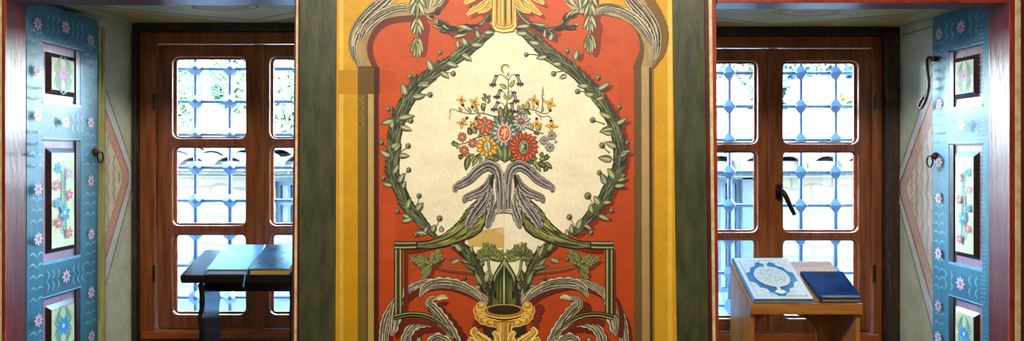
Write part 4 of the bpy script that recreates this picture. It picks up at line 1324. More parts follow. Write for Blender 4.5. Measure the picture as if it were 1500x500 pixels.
berL = [(638, 95, 645, 77, 2.6), (651, 106, 664, 108, 3.4), (602, 128, 601, 112, 3.6), (615, 138, 630, 139, 3.6), (574, 176, 569, 160, 3.2), (588, 182, 602, 177, 3.4), (571, 220, 559, 209, 3.0), (583, 226, 598, 214, 3.6),
        (572, 266, 562, 261, 3.2), (590, 262, 599, 249, 3.2), (609, 303, 614, 287, 3.2), (598, 314, 582, 310, 3.2), (636, 338, 644, 320, 3.8), (622, 344, 610, 344, 3.0)]
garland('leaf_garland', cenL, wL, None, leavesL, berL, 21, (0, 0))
cenR = [(752, 30), (764, 40), (773, 50), (784, 60), (798, 74), (812, 85), (828, 96), (843, 107), (856, 120), (867, 132), (877, 145), (886, 158), (893, 171), (900, 185), (904, 200), (906, 215), (907, 230), (905, 245),
        (900, 258), (893, 272), (886, 286), (878, 300), (868, 313), (857, 325), (846, 338), (838, 346)]
wR = [v * 1.15 for v in [3, 8, 12, 13, 14, 14, 14, 13, 13, 13, 13, 13, 13, 13, 13, 13, 13, 13, 13, 12, 12, 12, 12, 11, 9, 5]]
leavesR = [(776, 38, 185, 18, 5), (772, 48, 170, 14, 6), (790, 64, 190, 14, 6), (806, 60, -70, 11, 6), (801, 82, 165, 14, 6), (798, 56, -95, 12, 4), (822, 94, 190, 12, 6), (842, 88, -68, 14, 7), (830, 110, 150, 10, 5), (862, 126, 188, 14, 7), (876, 132, -30, 18, 7),
           (870, 138, 175, 12, 6), (884, 142, 160, 12, 5), (895, 172, 200, 16, 6), (903, 182, -22, 16, 6), (898, 188, 172, 18, 7), (896, 196, 195, 12, 5), (903, 216, 215, 16, 7), (897, 234, 190, 18, 8), (909, 226, -12, 14, 6), (908, 230, -28, 12, 4),
           (900, 262, -115, 16, 8), (888, 270, -112, 16, 8), (900, 273, 5, 14, 6), (905, 266, -30, 12, 5), (878, 300, -112, 13, 8), (868, 312, -112, 12, 7), (876, 316, 20, 16, 6), (884, 298, -15, 10, 5), (847, 336, -82, 14, 8), (838, 342, -95, 12, 6), (832, 346, -110, 9, 5), (855, 330, 20, 12, 5)]
berR = [(790, 81, 771, 80, 2.8), (834, 92, 831, 75, 3.2), (826, 104, 811, 108, 3.4), (878, 128, 876, 114, 3.6), (862, 136, 846, 134, 3.4), (902, 176, 907, 157, 3.2), (886, 182, 868, 176, 3.6), (912, 220, 919, 209, 3.0), (893, 224, 882, 213, 3.8),
        (902, 268, 913, 258, 3.2), (884, 264, 878, 253, 3.2), (872, 308, 861, 287, 4.6), (884, 312, 896, 309, 3.2), (843, 338, 834, 318, 3.6), (848, 342, 866, 341, 3.0)]
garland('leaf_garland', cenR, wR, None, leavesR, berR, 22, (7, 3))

# ---- lower ends of the garland running down to the vase, drooping palm leaves on long stalks
def lower(name, f, seed):
    P = Paint(FP, seed, BASE)
    X = (lambda x: x) if f > 0 else (lambda x: 2 * MX - 1 - x)
    A = (lambda a: a) if f > 0 else (lambda a: 180 - a)
    rb_ = lambda pts, w_, b_, **k: P.ribbon([(X(x), y) for x, y in pts], w_, b_, 6, **k)
    lf = lambda x, y, a, L_, Wd, c=LG, d=DK, h=(204, 206, 160), **k: P.leaf(X(x), y, A(a), L_, Wd, c, d, h, curl=k.get('curl', 0) * f, out=k.get('out', .7))
    # red wedge shadow under the garland
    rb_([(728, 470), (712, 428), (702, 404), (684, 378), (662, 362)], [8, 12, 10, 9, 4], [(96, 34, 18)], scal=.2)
    # long stalk with a hanging palm
    rb_([(720, 414), (702, 406), (684, 402), (658, 399), (636, 394)], [4, 4, 3.4, 3, 3], [(118, 44, 24)])
    rb_([(718, 411), (698, 401), (680, 397), (654, 394), (632, 389)], [3.2, 3.4, 3.2, 3, 3], [DK, (110, 104, 60), (168, 158, 96), DK])
    for (dx, dy) in ((5, 5), (0, 0)):
        sh = dx > 0
        for (a, L_, Wd) in ((195, 32, 12), (175, 20, 9), (150, 16, 8), (118, 26, 11), (135, 20, 8), (215, 22, 8), (-60, 26, 10), (-42, 22, 8), (-80, 18, 8), (-25, 14, 6)):
            if sh: P.leaf(X(631) + 4, 388 + 5, A(a), L_, Wd, (122, 42, 22), (122, 42, 22), out=.2, half=False)
            else:
                lf(631, 387, a, L_, Wd, vary((124, 130, 74), P.r, .12), (40, 44, 20), (192, 196, 126))
                for t in (.3, .5, .7, .85):
                    bx, by = 631 + math.cos(math.radians(a)) * L_ * t, 387 + math.sin(math.radians(a)) * L_ * t
                    for s_ in (-1, 1): lf(bx, by, a + s_ * 38, L_ * .36 * (1.3 - t), 3.4, (150, 156, 92), (52, 56, 28), None)
    P.blob(X(632), 388, 3.4, 3.4, DK); P.blob(X(631.6), 387.6, 2.6, 2.6, (160, 166, 104), rim=(110, 116, 66))
    # main lower garland
    cen = [(664, 350), (676, 362), (687, 374), (696, 388), (703, 402), (710, 418), (718, 436), (726, 452)]
    rb_(cen, [4, 14, 18, 17, 14, 13, 14, 12], [DK], scal=.05)
    rb_(cen, [3, 12, 16, 15, 12, 11, 12, 10], [LD, (62, 66, 36), (84, 90, 52), (58, 62, 34), (100, 106, 62), LD], jit=.3)
    for (x, y, a, L_, Wd) in ((676, 368, -125, 16, 8), (686, 378, -70, 18, 8), (673, 380, 160, 14, 7), (690, 376, -120, 20, 6), (700, 402, -120, 22, 7), (694, 396, -130, 24, 7), (700, 396, 200, 26, 7), (706, 418, -112, 22, 8),
                             (712, 414, -75, 20, 9), (716, 424, -48, 18, 8), (704, 420, 175, 13, 6), (718, 446, -105, 24, 8), (724, 450, -100, 24, 7), (722, 440, 210, 16, 6), (712, 440, 220, 22, 6)):
        c = P.r.choice([(96, 104, 62), (128, 136, 88), (76, 82, 46), LG])
        lf(x, y, a, L_, Wd, c, DK, lerp3(c, (220, 220, 160), .4), curl=P.r.uniform(-.3, .3))
    berry(P, X(678), 366, X(676), 354, 4.6, (120, 122, 78)); berry(P, X(707), 404, X(706), 387, 3.4, (150, 154, 100))
    berry(P, X(668), 379, X(648), 380, 2.8, (150, 150, 100)); berry(P, X(696), 412, X(681), 408, 2.6, (120, 110, 70))
    # upright palm on the cream
    rb_([(729, 424), (722, 410), (717, 396), (715, 380)], [4.6, 4.4, 4, 4.6], [DK, (128, 132, 78), (172, 174, 116), (96, 100, 56), DK])
    for (a, L_, Wd) in ((185, 18, 9), (205, 19, 9), (230, 17, 9), (-100, 22, 9), (-72, 20, 8), (-45, 18, 8), (-20, 24, 9), (5, 22, 8), (165, 14, 7)):
        lf(716, 377, a, L_, Wd, vary((122, 132, 72), P.r, .15), (40, 46, 20), (188, 194, 116), curl=.4 if abs(a) < 90 else -.4)
        for t in (.35, .6, .8):
            bx, by = 716 + math.cos(math.radians(a)) * L_ * t, 377 + math.sin(math.radians(a)) * L_ * t
            for s_ in (-1, 1): lf(bx, by, a + s_ * 40, L_ * .26, 2.6, (150, 160, 88), (48, 54, 24), None)
    return P.build(name, M['paint'], pn_)
lower('lower_garland', 1, 31); lower('lower_garland', -1, 32)

# ---- calyx of big green leaves standing in the vase
P = Paint(FP, 40, BASE + 1400 * Paint.EPS)
P.poly([(722, 464), (718, 430), (722, 404), (729, 392), (739, 376), (749, 392), (756, 404), (760, 430), (758, 464)], DK)
P.poly([(724, 420), (723, 405), (731, 393), (739, 378.5), (747, 393), (754, 405), (754, 420)], (150, 156, 92))
P.poly([(724, 464), (722, 420), (727, 404), (738, 387), (750, 404), (755, 420), (757, 464)], (46, 50, 26))
for i in range(24):
    x = 725 + i * 1.3
    P.ribbon([(x, 400 + abs(x - 739) * .9), (x - .5, 430), (x + .5, 460)], [.3, 1.1, .5], [P.r.choice([(92, 100, 46), (62, 68, 32), (118, 126, 58), (38, 42, 20)])], 4)
P.ribbon([(738.5, 388), (738.5, 420), (738.5, 455)], [.6, 2.4, 1], [(176, 180, 100), (210, 210, 140)], 5)
for f in (-1, 1):
    c0 = 739
    P.leaf(c0 + f * 19, 462, 90 + 180 - f * 8 + 0, 42, 10, (58, 62, 32), DK, (122, 126, 70), curl=f * .15)
    P.leaf(c0 + f * 13, 464, -90 + f * 4, 40, 8, (84, 90, 44), DK, (136, 142, 78))
    P.blob(c0 + f * 13.5, 432, 2.2, 6, (26, 24, 12), 12); P.blob(c0 + f * 11, 444, 4, 6, (118, 124, 58), 12, rim=(70, 76, 36))
    P.ribbon([(c0 + f * 29, 462), (c0 + f * 22, 440), (c0 + f * 26, 418)], [4, 3, 1], [DK, (96, 66, 44), (60, 40, 24)], 5)
P.build('calyx_leaves', M['paint'], pn_)

# ---- acanthus ribbons
GR = [(50, 42, 34), (156, 146, 118), (74, 66, 54), (190, 178, 146), (40, 34, 28), (120, 110, 90), (210, 198, 164), (58, 50, 42), (140, 130, 106)]
GRC = [(48, 44, 44), (176, 168, 152), (70, 66, 66), (36, 32, 34), (140, 134, 126), (200, 192, 172), (44, 40, 42), (112, 106, 102), (34, 30, 32), (160, 152, 140)]
def acanth(P, pts, w_, bands=GR, rim=(214, 198, 160), sc=.12, fr=7, side=0, shadow=None, n=7, hatch=0, dark=(40, 30, 26)):
    fr = fr * 1.7; sc = sc * 1.5 + .04; w_ = [v * .92 for v in w_]
    if shadow: P.ribbon(pts, [v * 1.05 for v in w_], [(100, 34, 20)], n, off=shadow, scal=sc, sfreq=fr, side=side)
    P.ribbon(pts, [v + 1.8 for v in w_], [dark], n, scal=sc, sfreq=fr, side=side)
    P.ribbon(pts, [v + .5 for v in w_], [rim], n, scal=sc, sfreq=fr, side=side)
    P.ribbon(pts, [v * .95 for v in w_], bands, n, jit=.22, scal=sc * .25, sfreq=fr, side=side)
    q = cr([(x, y, ww) for (x, y), ww in zip(pts, w_)], n)
    for i in range(hatch // 2):          # brush lines following the growth
        k = P.r.randrange(0, max(1, len(q) - 9)); l = P.r.randint(5, 9); o = P.r.uniform(-.42, .42)
        seg = q[k:k + l]
        if len(seg) < 3: continue
        out = []
        for j, (x, y, ww) in enumerate(seg):
            a = seg[max(j - 1, 0)]; b_ = seg[min(j + 1, len(seg) - 1)]
            d = math.hypot(b_[0] - a[0], b_[1] - a[1]) or 1
            oo = o * ww * (1 + .25 * j / l)
            out.append((x - (b_[1] - a[1]) / d * oo, y + (b_[0] - a[0]) / d * oo))
        P.ribbon(out[::max(1, l // 4)], P.r.uniform(.4, .9), [P.r.choice([dark, rim, rim, dark, (120, 112, 104)])], 3)

# big corner leaves
P = Paint(FP, 51, BASE)
acanth(P, [(526, 97), (519, 82), (517, 62), (524, 42), (540, 22), (560, 4), (580, -16)], [2, 8, 13, 17, 20, 20, 16], hatch=46, sc=.06, side=1)
acanth(P, [(528, 60), (536, 44), (548, 31), (564, 20), (584, 13), (600, 14), (608, 22)], [6, 13, 14, 13, 11, 8, 2], hatch=34, sc=.10, side=-1, fr=5)
acanth(P, [(600, 20), (612, 8), (618, -14)], [4, 10, 12], bands=[(120, 110, 70), (168, 156, 104), (96, 88, 54), (186, 172, 120)], hatch=8)
P.build('corner_acanthus', M['paint'], pn_)
P = Paint(FP, 52, BASE)
P.ribbon([(954, 104), (970, 78), (974, 52), (968, 30), (956, 8), (944, -12)], [3, 8, 10, 12, 12, 10], [(122, 88, 30)], 7, scal=.14, sfreq=8)
acanth(P, [(953, 99), (960, 82), (962, 62), (958, 42), (946, 22), (930, 4), (914, -16)], [2, 9, 14, 18, 20, 20, 16], hatch=46, sc=.06, side=-1)
acanth(P, [(956, 66), (948, 50), (936, 34), (920, 22), (900, 14), (882, 16), (872, 22)], [5, 12, 13, 13, 10, 8, 2], hatch=34, sc=.12, side=1, fr=5)
P.ribbon([(868, 14), (880, 8), (900, 8), (916, 14)], [1, 4, 4, 1], [(112, 84, 44)], 5)
P.build('corner_acanthus', M['paint'], pn_)

# shells at the head, left and right
for f, sd in ((1, 53), (-1, 54)):
    P = Paint(FP, sd, BASE)
    X = (lambda x: x) if f > 0 else (lambda x: 1478 - x)
    ol = [(X(x), y) for x, y in ((604, -20), (606, 4), (614, 14), (626, 20), (638, 16), (648, 6), (656, -8), (660, -30))]
    P.poly([(x + 5, y + 4) for x, y in ol], (112, 40, 24))
    P.poly(ol, (176, 160, 116))
    for i in range(14):
        t = i / 13
        P.ribbon([(X(608 + 46 * t), -20), (X(612 + 36 * t), 2), (X(622 + 10 * t), 16 - 10 * abs(t - .5))], [1, 1.8, .6], [P.r.choice([(104, 92, 64), (206, 192, 150), (132, 118, 84), (80, 70, 48)])], 4)
    P.poly([(X(x), y) for x, y in ((580, -12), (584, 4), (600, 2), (604, -10))], (222, 176, 52))
    P.build('shell_ornament', M['paint'], pn_)

# hanging leaf sprays
def spray(x, ys, seed, f):
    P = Paint(FP, seed, BASE + 500 * Paint.EPS)
    P.ribbon([(x + 9, 22), (x + 10, 50), (x + 9, 84)], [9, 12, 5], [(130, 46, 26)], 5, scal=.3, sfreq=9)
    P.ribbon([(x, -20), (x, 20), (x + 1, 50), (x + 1.5, 78)], 3, [DK, (170, 174, 122), DK], 6)
    for (y, L_, sp_) in ys:
        for s_ in (-1, 1):
            P.leaf(x, y, 90 + s_ * sp_, L_, L_ * .27, (172, 176, 118), DK, (220, 220, 164), curl=-s_ * .12)
            P.leaf(x + s_ * 1.0, y + 1, 90 + s_ * sp_ * .5, L_ * .82, L_ * .14, (36, 40, 24), (24, 24, 14), None, curl=-s_ * .1)
        P.leaf(x, y + 2, 90, L_ * 1.0, L_ * .2, (176, 180, 128), DK, (34, 38, 22))
    P.build('leaf_spray', M['paint'], pn_)
spray(611, ((-8, 22, 35), (2, 24, 30), (26, 22, 30), (34, 18, 22), (54, 24, 24), (60, 24, 14)), 61, 1)
spray(864, ((-8, 22, 35), (4, 22, 26), (22, 22, 28), (32, 16, 20), (50, 24, 24), (54, 24, 12)), 62, 1)

# swags of long leaves
def swag(pts, tips, seed, sh):
    P = Paint(FP, seed, BASE + 700 * Paint.EPS)
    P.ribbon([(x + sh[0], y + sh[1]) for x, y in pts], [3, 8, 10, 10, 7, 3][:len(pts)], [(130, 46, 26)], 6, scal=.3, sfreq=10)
    P.ribbon(pts, [2, 4, 6, 6, 4, 2][:len(pts)], [DK, (150, 156, 108), (108, 116, 72), DK], 6)
    for (x, y, a, L_, Wd) in tips:
        c = P.r.choice([(168, 172, 124), (146, 152, 104), (60, 64, 38)])
        P.leaf(x, y, a, L_, Wd, c, DK, lerp3(c, (228, 226, 180), .5), curl=P.r.uniform(-.3, .3))
        P.leaf(x, y, a + 6, L_ * .7, Wd * .4, (40, 44, 24), (26, 26, 14), None)
    P.build('leaf_swag', M['paint'], pn_)
swag([(716, 14), (711, 28), (700, 38), (684, 44), (664, 44), (646, 38)],
     [(717, 32, -88, 20, 6), (712, 32, -70, 16, 5), (704, 38, 172, 30, 6), (696, 42, 196, 26, 7), (686, 46, 160, 24, 7), (672, 44, 190, 26, 8), (664, 44, 172, 20, 7), (660, 42, 215, 20, 8), (650, 36, 200, 16, 7), (646, 38, 235, 14, 7), (648, 38, 172, 14, 6), (640, 22, -80, 12, 8), (636, 26, 190, 12, 8)], 63, (5, 7))
swag([(752, -8), (757, 14), (766, 28), (780, 38), (800, 45), (816, 44)],
     [(776, 36, 8, 26, 6), (782, 40, 18, 30, 7), (792, 46, -6, 24, 6), (800, 47, 22, 14, 6), (812, 44, -20, 22, 7), (822, 38, -48, 18, 7), (826, 32, -78, 14, 6), (830, 30, -58, 20, 8), (836, 26, -40, 18, 8), (838, 38, -10, 10, 5), (826, 40, 2, 18, 6)], 64, (6, 6))

# gilt tassel and gold leaves
P = Paint(FP, 65, BASE + 900 * Paint.EPS)
GO, GOD, GOL, GOB = (222, 170, 54), (150, 96, 20), (246, 216, 122), (96, 58, 16)
def gold_leaf(pts, w_):
    P.ribbon(pts, [v * 1.1 for v in w_], [(140, 52, 26)], 6, off=(6, 5))
    P.ribbon(pts, [v + 1.4 for v in w_], [GOL], 6, scal=.1, sfreq=6)
    P.ribbon(pts, w_, [GO, (206, 150, 44), GOL, GOD, GO, GOL, GOB, GO], 6, jit=.4)
for f in (1, -1):
    X = (lambda x: x) if f > 0 else (lambda x: 1477 - x)
    m_f = lambda pts: [(X(x), y) for x, y in pts]
    gold_leaf(m_f([(724, -14), (712, 0), (700, 10), (684, 22)]), [12, 13, 9, 2])
    gold_leaf(m_f([(720, -30), (702, -12), (690, -2), (680, 6)]), [14, 12, 8, 2])
    gold_leaf(m_f([(724, -6), (718, 6), (710, 14), (700, 18)]), [8, 8, 6, 2])
P.poly([(723, -20), (720, 20), (720, 38), (724, 46), (738, 49), (753, 47), (758, 38), (757, 20), (753, -20)], GOD)
P.poly([(724, -20), (721.5, 20), (721.5, 38), (726, 45), (738, 47.5), (751, 45.5), (756, 38), (755.5, 20), (752, -20)], GOL)
P.poly([(725, -20), (724, 20), (724, 36), (738, 41), (753, 36), (753.5, 20), (751, -20)], (196, 140, 40))
for i in range(34):
    x = 725 + i * .84
    P.ribbon([(x, -18), (x - (739 - x) * .02, 10), (x - (739 - x) * .03, 32 + 5 * math.sin((x - 724) / 30 * math.pi))], [.6, 1.2, .5], [P.r.choice([GO, GOD, GOB, GOL, GO, (176, 120, 30)])], 4)
P.ribbon([(724, 37), (730, 41), (738, 42.5), (747, 41), (753, 37)], 1.6, [GOB], 6)
P.ribbon([(739, 40), (739, 20), (739, -10)], [.8, 1, .8], [GOB], 4)
P.build('gilt_tassel', M['paint'], pn_)

# ---- green bracket lines round the vase field
for f, sd in ((1, 71), (-1, 72)):
    P = Paint(FP, sd, BASE + 1500 * Paint.EPS)
    X = (lambda x: x) if f > 0 else (lambda x: 1475 - x + 1)
    Xs = lambda pts: [(X(x), y) for x, y in pts]
    mm = (112, 36, 20)
    P.poly([(X(592) + (0 if f > 0 else 12), 366), (X(592) + (6 if f > 0 else 18), 366), (X(592) + (6 if f > 0 else 18), 462), (X(592) + (0 if f > 0 else 12), 462)], mm)
    P.ribbon(Xs([(592, 369), (612, 368), (634, 363), (656, 360)]), [5, 5, 4, 2], [mm], 5)
    P.ribbon(Xs([(590, 474), (610, 470), (632, 475), (652, 490)]), [8, 10, 8, 6], [mm], 5)
    bn = [DK, (178, 174, 110), (84, 82, 42), (30, 28, 14), (92, 90, 46), (188, 184, 118), DK]
    P.ribbon(Xs([(583.5, 468), (583.5, 410), (583.5, 356)]), 12, bn if f > 0 else bn[::-1], 6)
    P.ribbon(Xs([(578, 465), (596, 461), (614, 461), (632, 466), (648, 476), (664, 492)]), [9, 8, 8, 8, 6, 3], [DK, (178, 174, 110), (58, 58, 30), (30, 28, 14), (120, 120, 66), DK], 6)
    P.ribbon(Xs([(578, 359.5), (598, 359.5), (618, 358.5), (632, 356)]), [12, 12, 11, 9], bn, 6)
    P.build('green_bracket', M['paint'], pn_)

# ---- green leaves that spring out of the drapery and end in the bracket
for f, sd in ((1, 73), (-1, 74)):
    P = Paint(FP, sd, BASE + 1700 * Paint.EPS)
    X = (lambda x: x) if f > 0 else (lambda x: 1476 - x)
    Xs = lambda pts: [(X(x), y) for x, y in pts]
    body = [(712, 292), (700, 292), (690, 300), (682, 308), (674, 321), (664, 331), (652, 341), (640, 348), (626, 353), (610, 354), (610, 364), (634, 365), (656, 361), (676, 354), (694, 347), (706, 338), (714, 322)]
    P.poly(Xs(body), DK)
    body2 = [(711, 294), (701, 294), (691, 301), (683, 310), (675, 323), (665, 333), (653, 342.5), (641, 349.5), (627, 354.5), (612, 355.5), (612, 362.5), (634, 363.5), (655, 359.5), (675, 352.5), (693, 345.5), (704, 337), (712, 322)]
    P.poly(Xs(body2), (108, 114, 56))
    up_ = cr([(706, 294), (692, 302), (680, 318), (664, 333), (646, 346), (624, 355)], 8)
    lo_ = cr([(711, 325), (704, 336), (690, 346), (672, 353), (650, 359), (624, 362)], 8)
    for i in range(150):
        k = P.r.randrange(0, len(up_) - 10); o = P.r.uniform(.04, .96); o2 = o + P.r.uniform(-.12, .12)
        pts = []
        for j in (0, 3, 6, 9):
            a_, b_ = up_[k + j], lo_[k + j]; t = o + (o2 - o) * j / 9
            pts.append((a_[0] + (b_[0] - a_[0]) * t, a_[1] + (b_[1] - a_[1]) * t))
        P.ribbon(Xs(pts), [.3, P.r.uniform(.8, 2.0), P.r.uniform(.6, 1.6), .2], [P.r.choice([(58, 62, 28), (164, 162, 84), (40, 42, 20), (140, 138, 62), (88, 92, 40), (34, 36, 18), (184, 180, 110)])], 3)
    P.ribbon(Xs([(682, 330), (664, 344), (640, 354), (612, 359)]), [1, 5, 4, 2], [(48, 50, 24), (80, 84, 42), (150, 154, 84)], 6)
    for (x, y, a) in ((704, 296, 200), (694, 302, 190), (686, 311, 175), (678, 322, 165), (668, 332, 165)):
        pts = [(x, y), (x - 6, y + 2), (x - 8, y + 7)]
        P.ribbon(Xs(pts), [.6, 3.2, .8], [(40, 44, 20), (154, 160, 92)], 5)
    P.build('green_volute_leaf', M['paint'], pn_)

# ---- grey drapery of acanthus, falling to both sides
def drape(f, sd):
    P = Paint(FP, sd, BASE + 1900 * Paint.EPS)
    X = (lambda x: x) if f > 0 else (lambda x: 1476 - x)
    def ac(pts, w_, **k):
        k.setdefault('bands', GRC); k.setdefault('rim', (186, 178, 166)); k.setdefault('dark', (40, 36, 38))
        acanth(P, [(X(x), y) for x, y in pts], w_, n=8, **k)
    sd_ = 1 if f > 0 else -1
    ac([(724, 284), (722, 306), (716, 324), (714, 334)], [6, 9, 7, 1.5], sc=.16, fr=6, hatch=12)
    ac([(718, 262), (715, 282), (706, 300), (694, 316), (686, 330), (684, 334)], [5, 9, 13, 12, 8, 3], sc=.14, fr=6, hatch=30)
    ac([(719, 256), (714, 270), (704, 280), (692, 285), (682, 290), (680, 297)], [4, 9, 11, 9, 8, 2], sc=.12, fr=5, hatch=22, side=-sd_)
    ac([(732, 312), (732, 290), (731, 268), (727, 250), (715, 243), (701, 250), (689, 262), (676, 270), (668, 274), (667, 281)], [9, 11, 12, 14, 14, 13, 12, 10, 7, 3], sc=.05, fr=6, hatch=46, side=sd_)
    P.ribbon([(X(722), 256), (X(720), 268), (X(722), 276)], [3, 6, 2], [(40, 36, 38)], 5)
    P.ribbon([(X(725), 262), (X(724), 276), (X(726), 290), (X(724), 300)], [1.4, 2.2, 1.6, .4], [(232, 216, 176)], 5, scal=.4, sfreq=5)
    P.blob(X(730), 309, 5, 3, (120, 112, 104), 12, rim=(220, 204, 166))
    P.build('grey_drapery', M['paint'], pn_)
drape(1, 75); drape(-1, 76)

# ---- bouquet
P = Paint(FP, 80, BASE + 200 * Paint.EPS)
def stem(pts, w_=1.2, c=(58, 56, 34)): P.ribbon(pts, w_, [c], 6)
BG, BGL, BGD = (110, 118, 80), (158, 160, 78), (62, 66, 44)
def bl(x, y, a, L_, Wd, c=BG, d=(46, 46, 28), curl=0): P.leaf(x, y, a, L_, Wd, vary(c, P.r, .08), d, lerp3(c, (222, 220, 160), .5), curl=curl, out=.45)
# stems
stem([(742, 180), (741, 160), (743, 148), (744.5, 132), (744, 116), (739, 109)], [2, 1.6, 1.4, 1.4, 1, .6])
P.ribbon([(739, 108), (736, 104), (735.5, 99), (739, 95.5), (744, 96.5), (745.5, 101)], [1, 2.6, 3.6, 3.2, 2.2, 1], [(104, 112, 44), (170, 174, 86)], 6)
stem([(743, 117), (736, 110), (730, 110), (726, 113)], [1.2, 1.1, 1, .8]); stem([(745, 118), (749, 111), (755, 109), (759, 112)], [1.2, 1.1, 1, .8])
stem([(742, 142), (738, 135), (733, 133)], .9); stem([(744, 138), (748, 134), (753, 136)], .9)
stem([(740, 156), (735, 151), (729, 151)], 1); stem([(742, 154), (747, 151), (750, 153)], 1.1)
for (x, y, a, L_, Wd) in ((742, 130, 215, 12, 6), (747, 128, -58, 13, 6), (743, 146, -42, 13, 5), (741, 146, 250, 8, 4), (744, 112, -80, 6, 3)): bl(x, y, a, L_, Wd, (146, 154, 82), (70, 78, 36))
# side stems with bell flowers
stem([(740, 172), (722, 170), (706, 166), (690, 167), (674, 164), (662, 160), (659, 167)], [2, 1.6, 1.3, 1.2, 1, .8, .6])
stem([(690, 167), (682, 160), (679, 156)], 1); stem([(704, 167), (694, 162), (692, 157)], 1)
stem([(708, 168), (711, 156), (712, 144)], 1); P.ribbon([(661, 160), (658, 164), (661, 168), (658, 172), (660, 176)], .9, [(140, 140, 70)], 4)
stem([(742, 172), (756, 163), (770, 160), (784, 162), (794, 166), (802, 166), (806, 160)], [2, 1.6, 1.4, 1.4, 1.2, 1, .8])
stem([(784, 161), (789, 156), (787, 150)], 1); stem([(793, 166), (795, 150), (794, 140), (796, 132), (795, 126)], [1.2, 1.4, 1.2, .9, .5])
stem([(784, 164), (793, 171), (803, 170), (808, 174)], 1.1); stem([(790, 168), (793, 176)], .9); stem([(764, 184), (782, 192), (796, 196)], 1.6)
P.ribbon([(795, 150), (797, 146), (794, 142), (797, 138), (794, 134), (796, 130)], 1.2, [(128, 130, 66)], 4)
stem([(720, 196), (706, 200), (696, 203), (684, 209), (672, 212)], [2, 1.8, 1.6, 1.6, 1.2]); stem([(694, 204), (700, 208)], 1.4)
for (x, y, a, L_, Wd, c) in ((690, 166, 245, 10, 4, BGL), (700, 166, -110, 14, 4, BGL), (704, 168, 140, 12, 4, BGL), (708, 163, -100, 12, 5, BGD), (711, 157, -130, 8, 5, BGL), (712, 148, 220, 8, 5, BG), (713, 143, 230, 8, 4, BGD), (714, 146, -60, 8, 4, BGD),
                            (714, 152, -55, 8, 3, BGD), (676, 164, -120, 8, 4, BGL), (760, 162, -95, 8, 5, BGL), (766, 160, -92, 8, 5, BGL), (773, 160, -90, 12, 7, BGL), (781, 160, -85, 6, 4, BGL), (754, 163, 20, 16, 4, BGD), (768, 161, 35, 12, 5, BGD), (762, 164, 10, 14, 4, BG),
                            (794, 164, -80, 8, 4, BGL), (668, 210, 170, 7, 8, BG), (672, 213, 200, 9, 6, BG), (672, 212, 110, 7, 5, BGL), (698, 196, 235, 16, 8, BG), (690, 198, 250, 12, 7, BGD), (700, 200, -20, 10, 5, BG), (786, 191, -50, 10, 8, BGL), (778, 190, -70, 9, 5, BGL), (782, 193, 30, 9, 5, BGD), (812, 209, -20, 5, 3, BGL)):
    bl(x, y, a, L_, Wd, c)
# leafy heart behind the flowers
for i in range(26):
    a = -90 + (i - 13) * 13.0
    L_ = 26 if abs(i - 13) < 7 else 22
    bl(741 + 6 * math.cos(math.radians(a)), 192 + 4 * math.sin(math.radians(a)), a, L_ * P.r.uniform(.8, 1.1), 9, P.r.choice([(96, 106, 78), (120, 128, 96), (76, 82, 56)]), curl=P.r.uniform(-.4, .4))
for (x, y, a, L_, Wd) in ((738, 236, -112, 34, 14), (742, 236, -70, 34, 14), (740, 238, -90, 30, 10), (730, 236, -140, 22, 10), (748, 236, -35, 22, 10), (726, 232, 190, 16, 7), (752, 238, -15, 18, 8), (735, 172, -100, 16, 9), (746, 172, -70, 16, 9), (741, 168, -88, 14, 8)):
    bl(x, y, a, L_, Wd, P.r.choice([(84, 94, 58), (104, 114, 70)]))
# hanging side sprays under the flowers
for (x, y, a, L_, Wd) in ((706, 226, 160, 12, 4), (704, 228, 140, 16, 5), (700, 230, 120, 16, 6), (706, 230, 105, 14, 4), (694, 226, 130, 22, 8), (690, 226, 175, 16, 5), (686, 230, 100, 20, 9), (678, 232, 215, 8, 7), (712, 230, 90, 12, 4),
                          (772, 236, 20, 14, 4), (776, 234, -10, 12, 5), (784, 238, 60, 16, 6), (788, 238, 30, 16, 8), (790, 234, -15, 16, 7), (792, 230, -70, 8, 6), (798, 234, -60, 9, 7), (798, 238, 40, 14, 7), (802, 243, 120, 10, 7), (784, 234, 100, 10, 5)):
    bl(x, y, a, L_, Wd, P.r.choice([(96, 106, 48), (130, 138, 66), (62, 68, 36)]))
def petals(x, y, n, r0, r1, w_, c, d, hl, start=0, k=.1, ps=0.0, sq=1.0):
    for i in range(n):
        a = start + 360 / n * i
        L_ = (r1 - r0) * P.r.uniform(1 - k, 1 + k)
        P.leaf(x + r0 * math.cos(math.radians(a)), y + r0 * math.sin(math.radians(a)) * sq, a + ps, L_, w_, vary(c, P.r, .1), d, hl, out=.5, curl=ps / 90)
def star(x, y, r, rot, c=(222, 160, 40), d=(150, 90, 20), n=4):
    for i in range(n):
        P.leaf(x, y, rot + 360 / n * i, r, r * .5, vary(c, P.r, .08), d, (244, 200, 90), out=.25, tipw=.3)
    P.blob(x, y, 1.6, 1.6, (70, 44, 20), 8)
# yellow bells
for (x, y, r, rot, bx, by) in ((676, 147, 7, -85, 678, 154), (695, 150, 8, -60, 692, 157), (782, 147, 8, -80, 787, 152), (806, 152, 9, 20, 806, 162), (677, 181, 8, 10, 684, 173), (694, 182, 7, 30, 698, 174), (786, 182, 8, 0, 786, 174), (808, 185, 9, 5, 807, 177)):
    P.ribbon([(x, y), (bx, by)], [3.4, 3], [(196, 134, 30)], 3); star(x, y, r, rot); P.blob(bx, by, 2.4, 2.2, (52, 44, 30), 8)
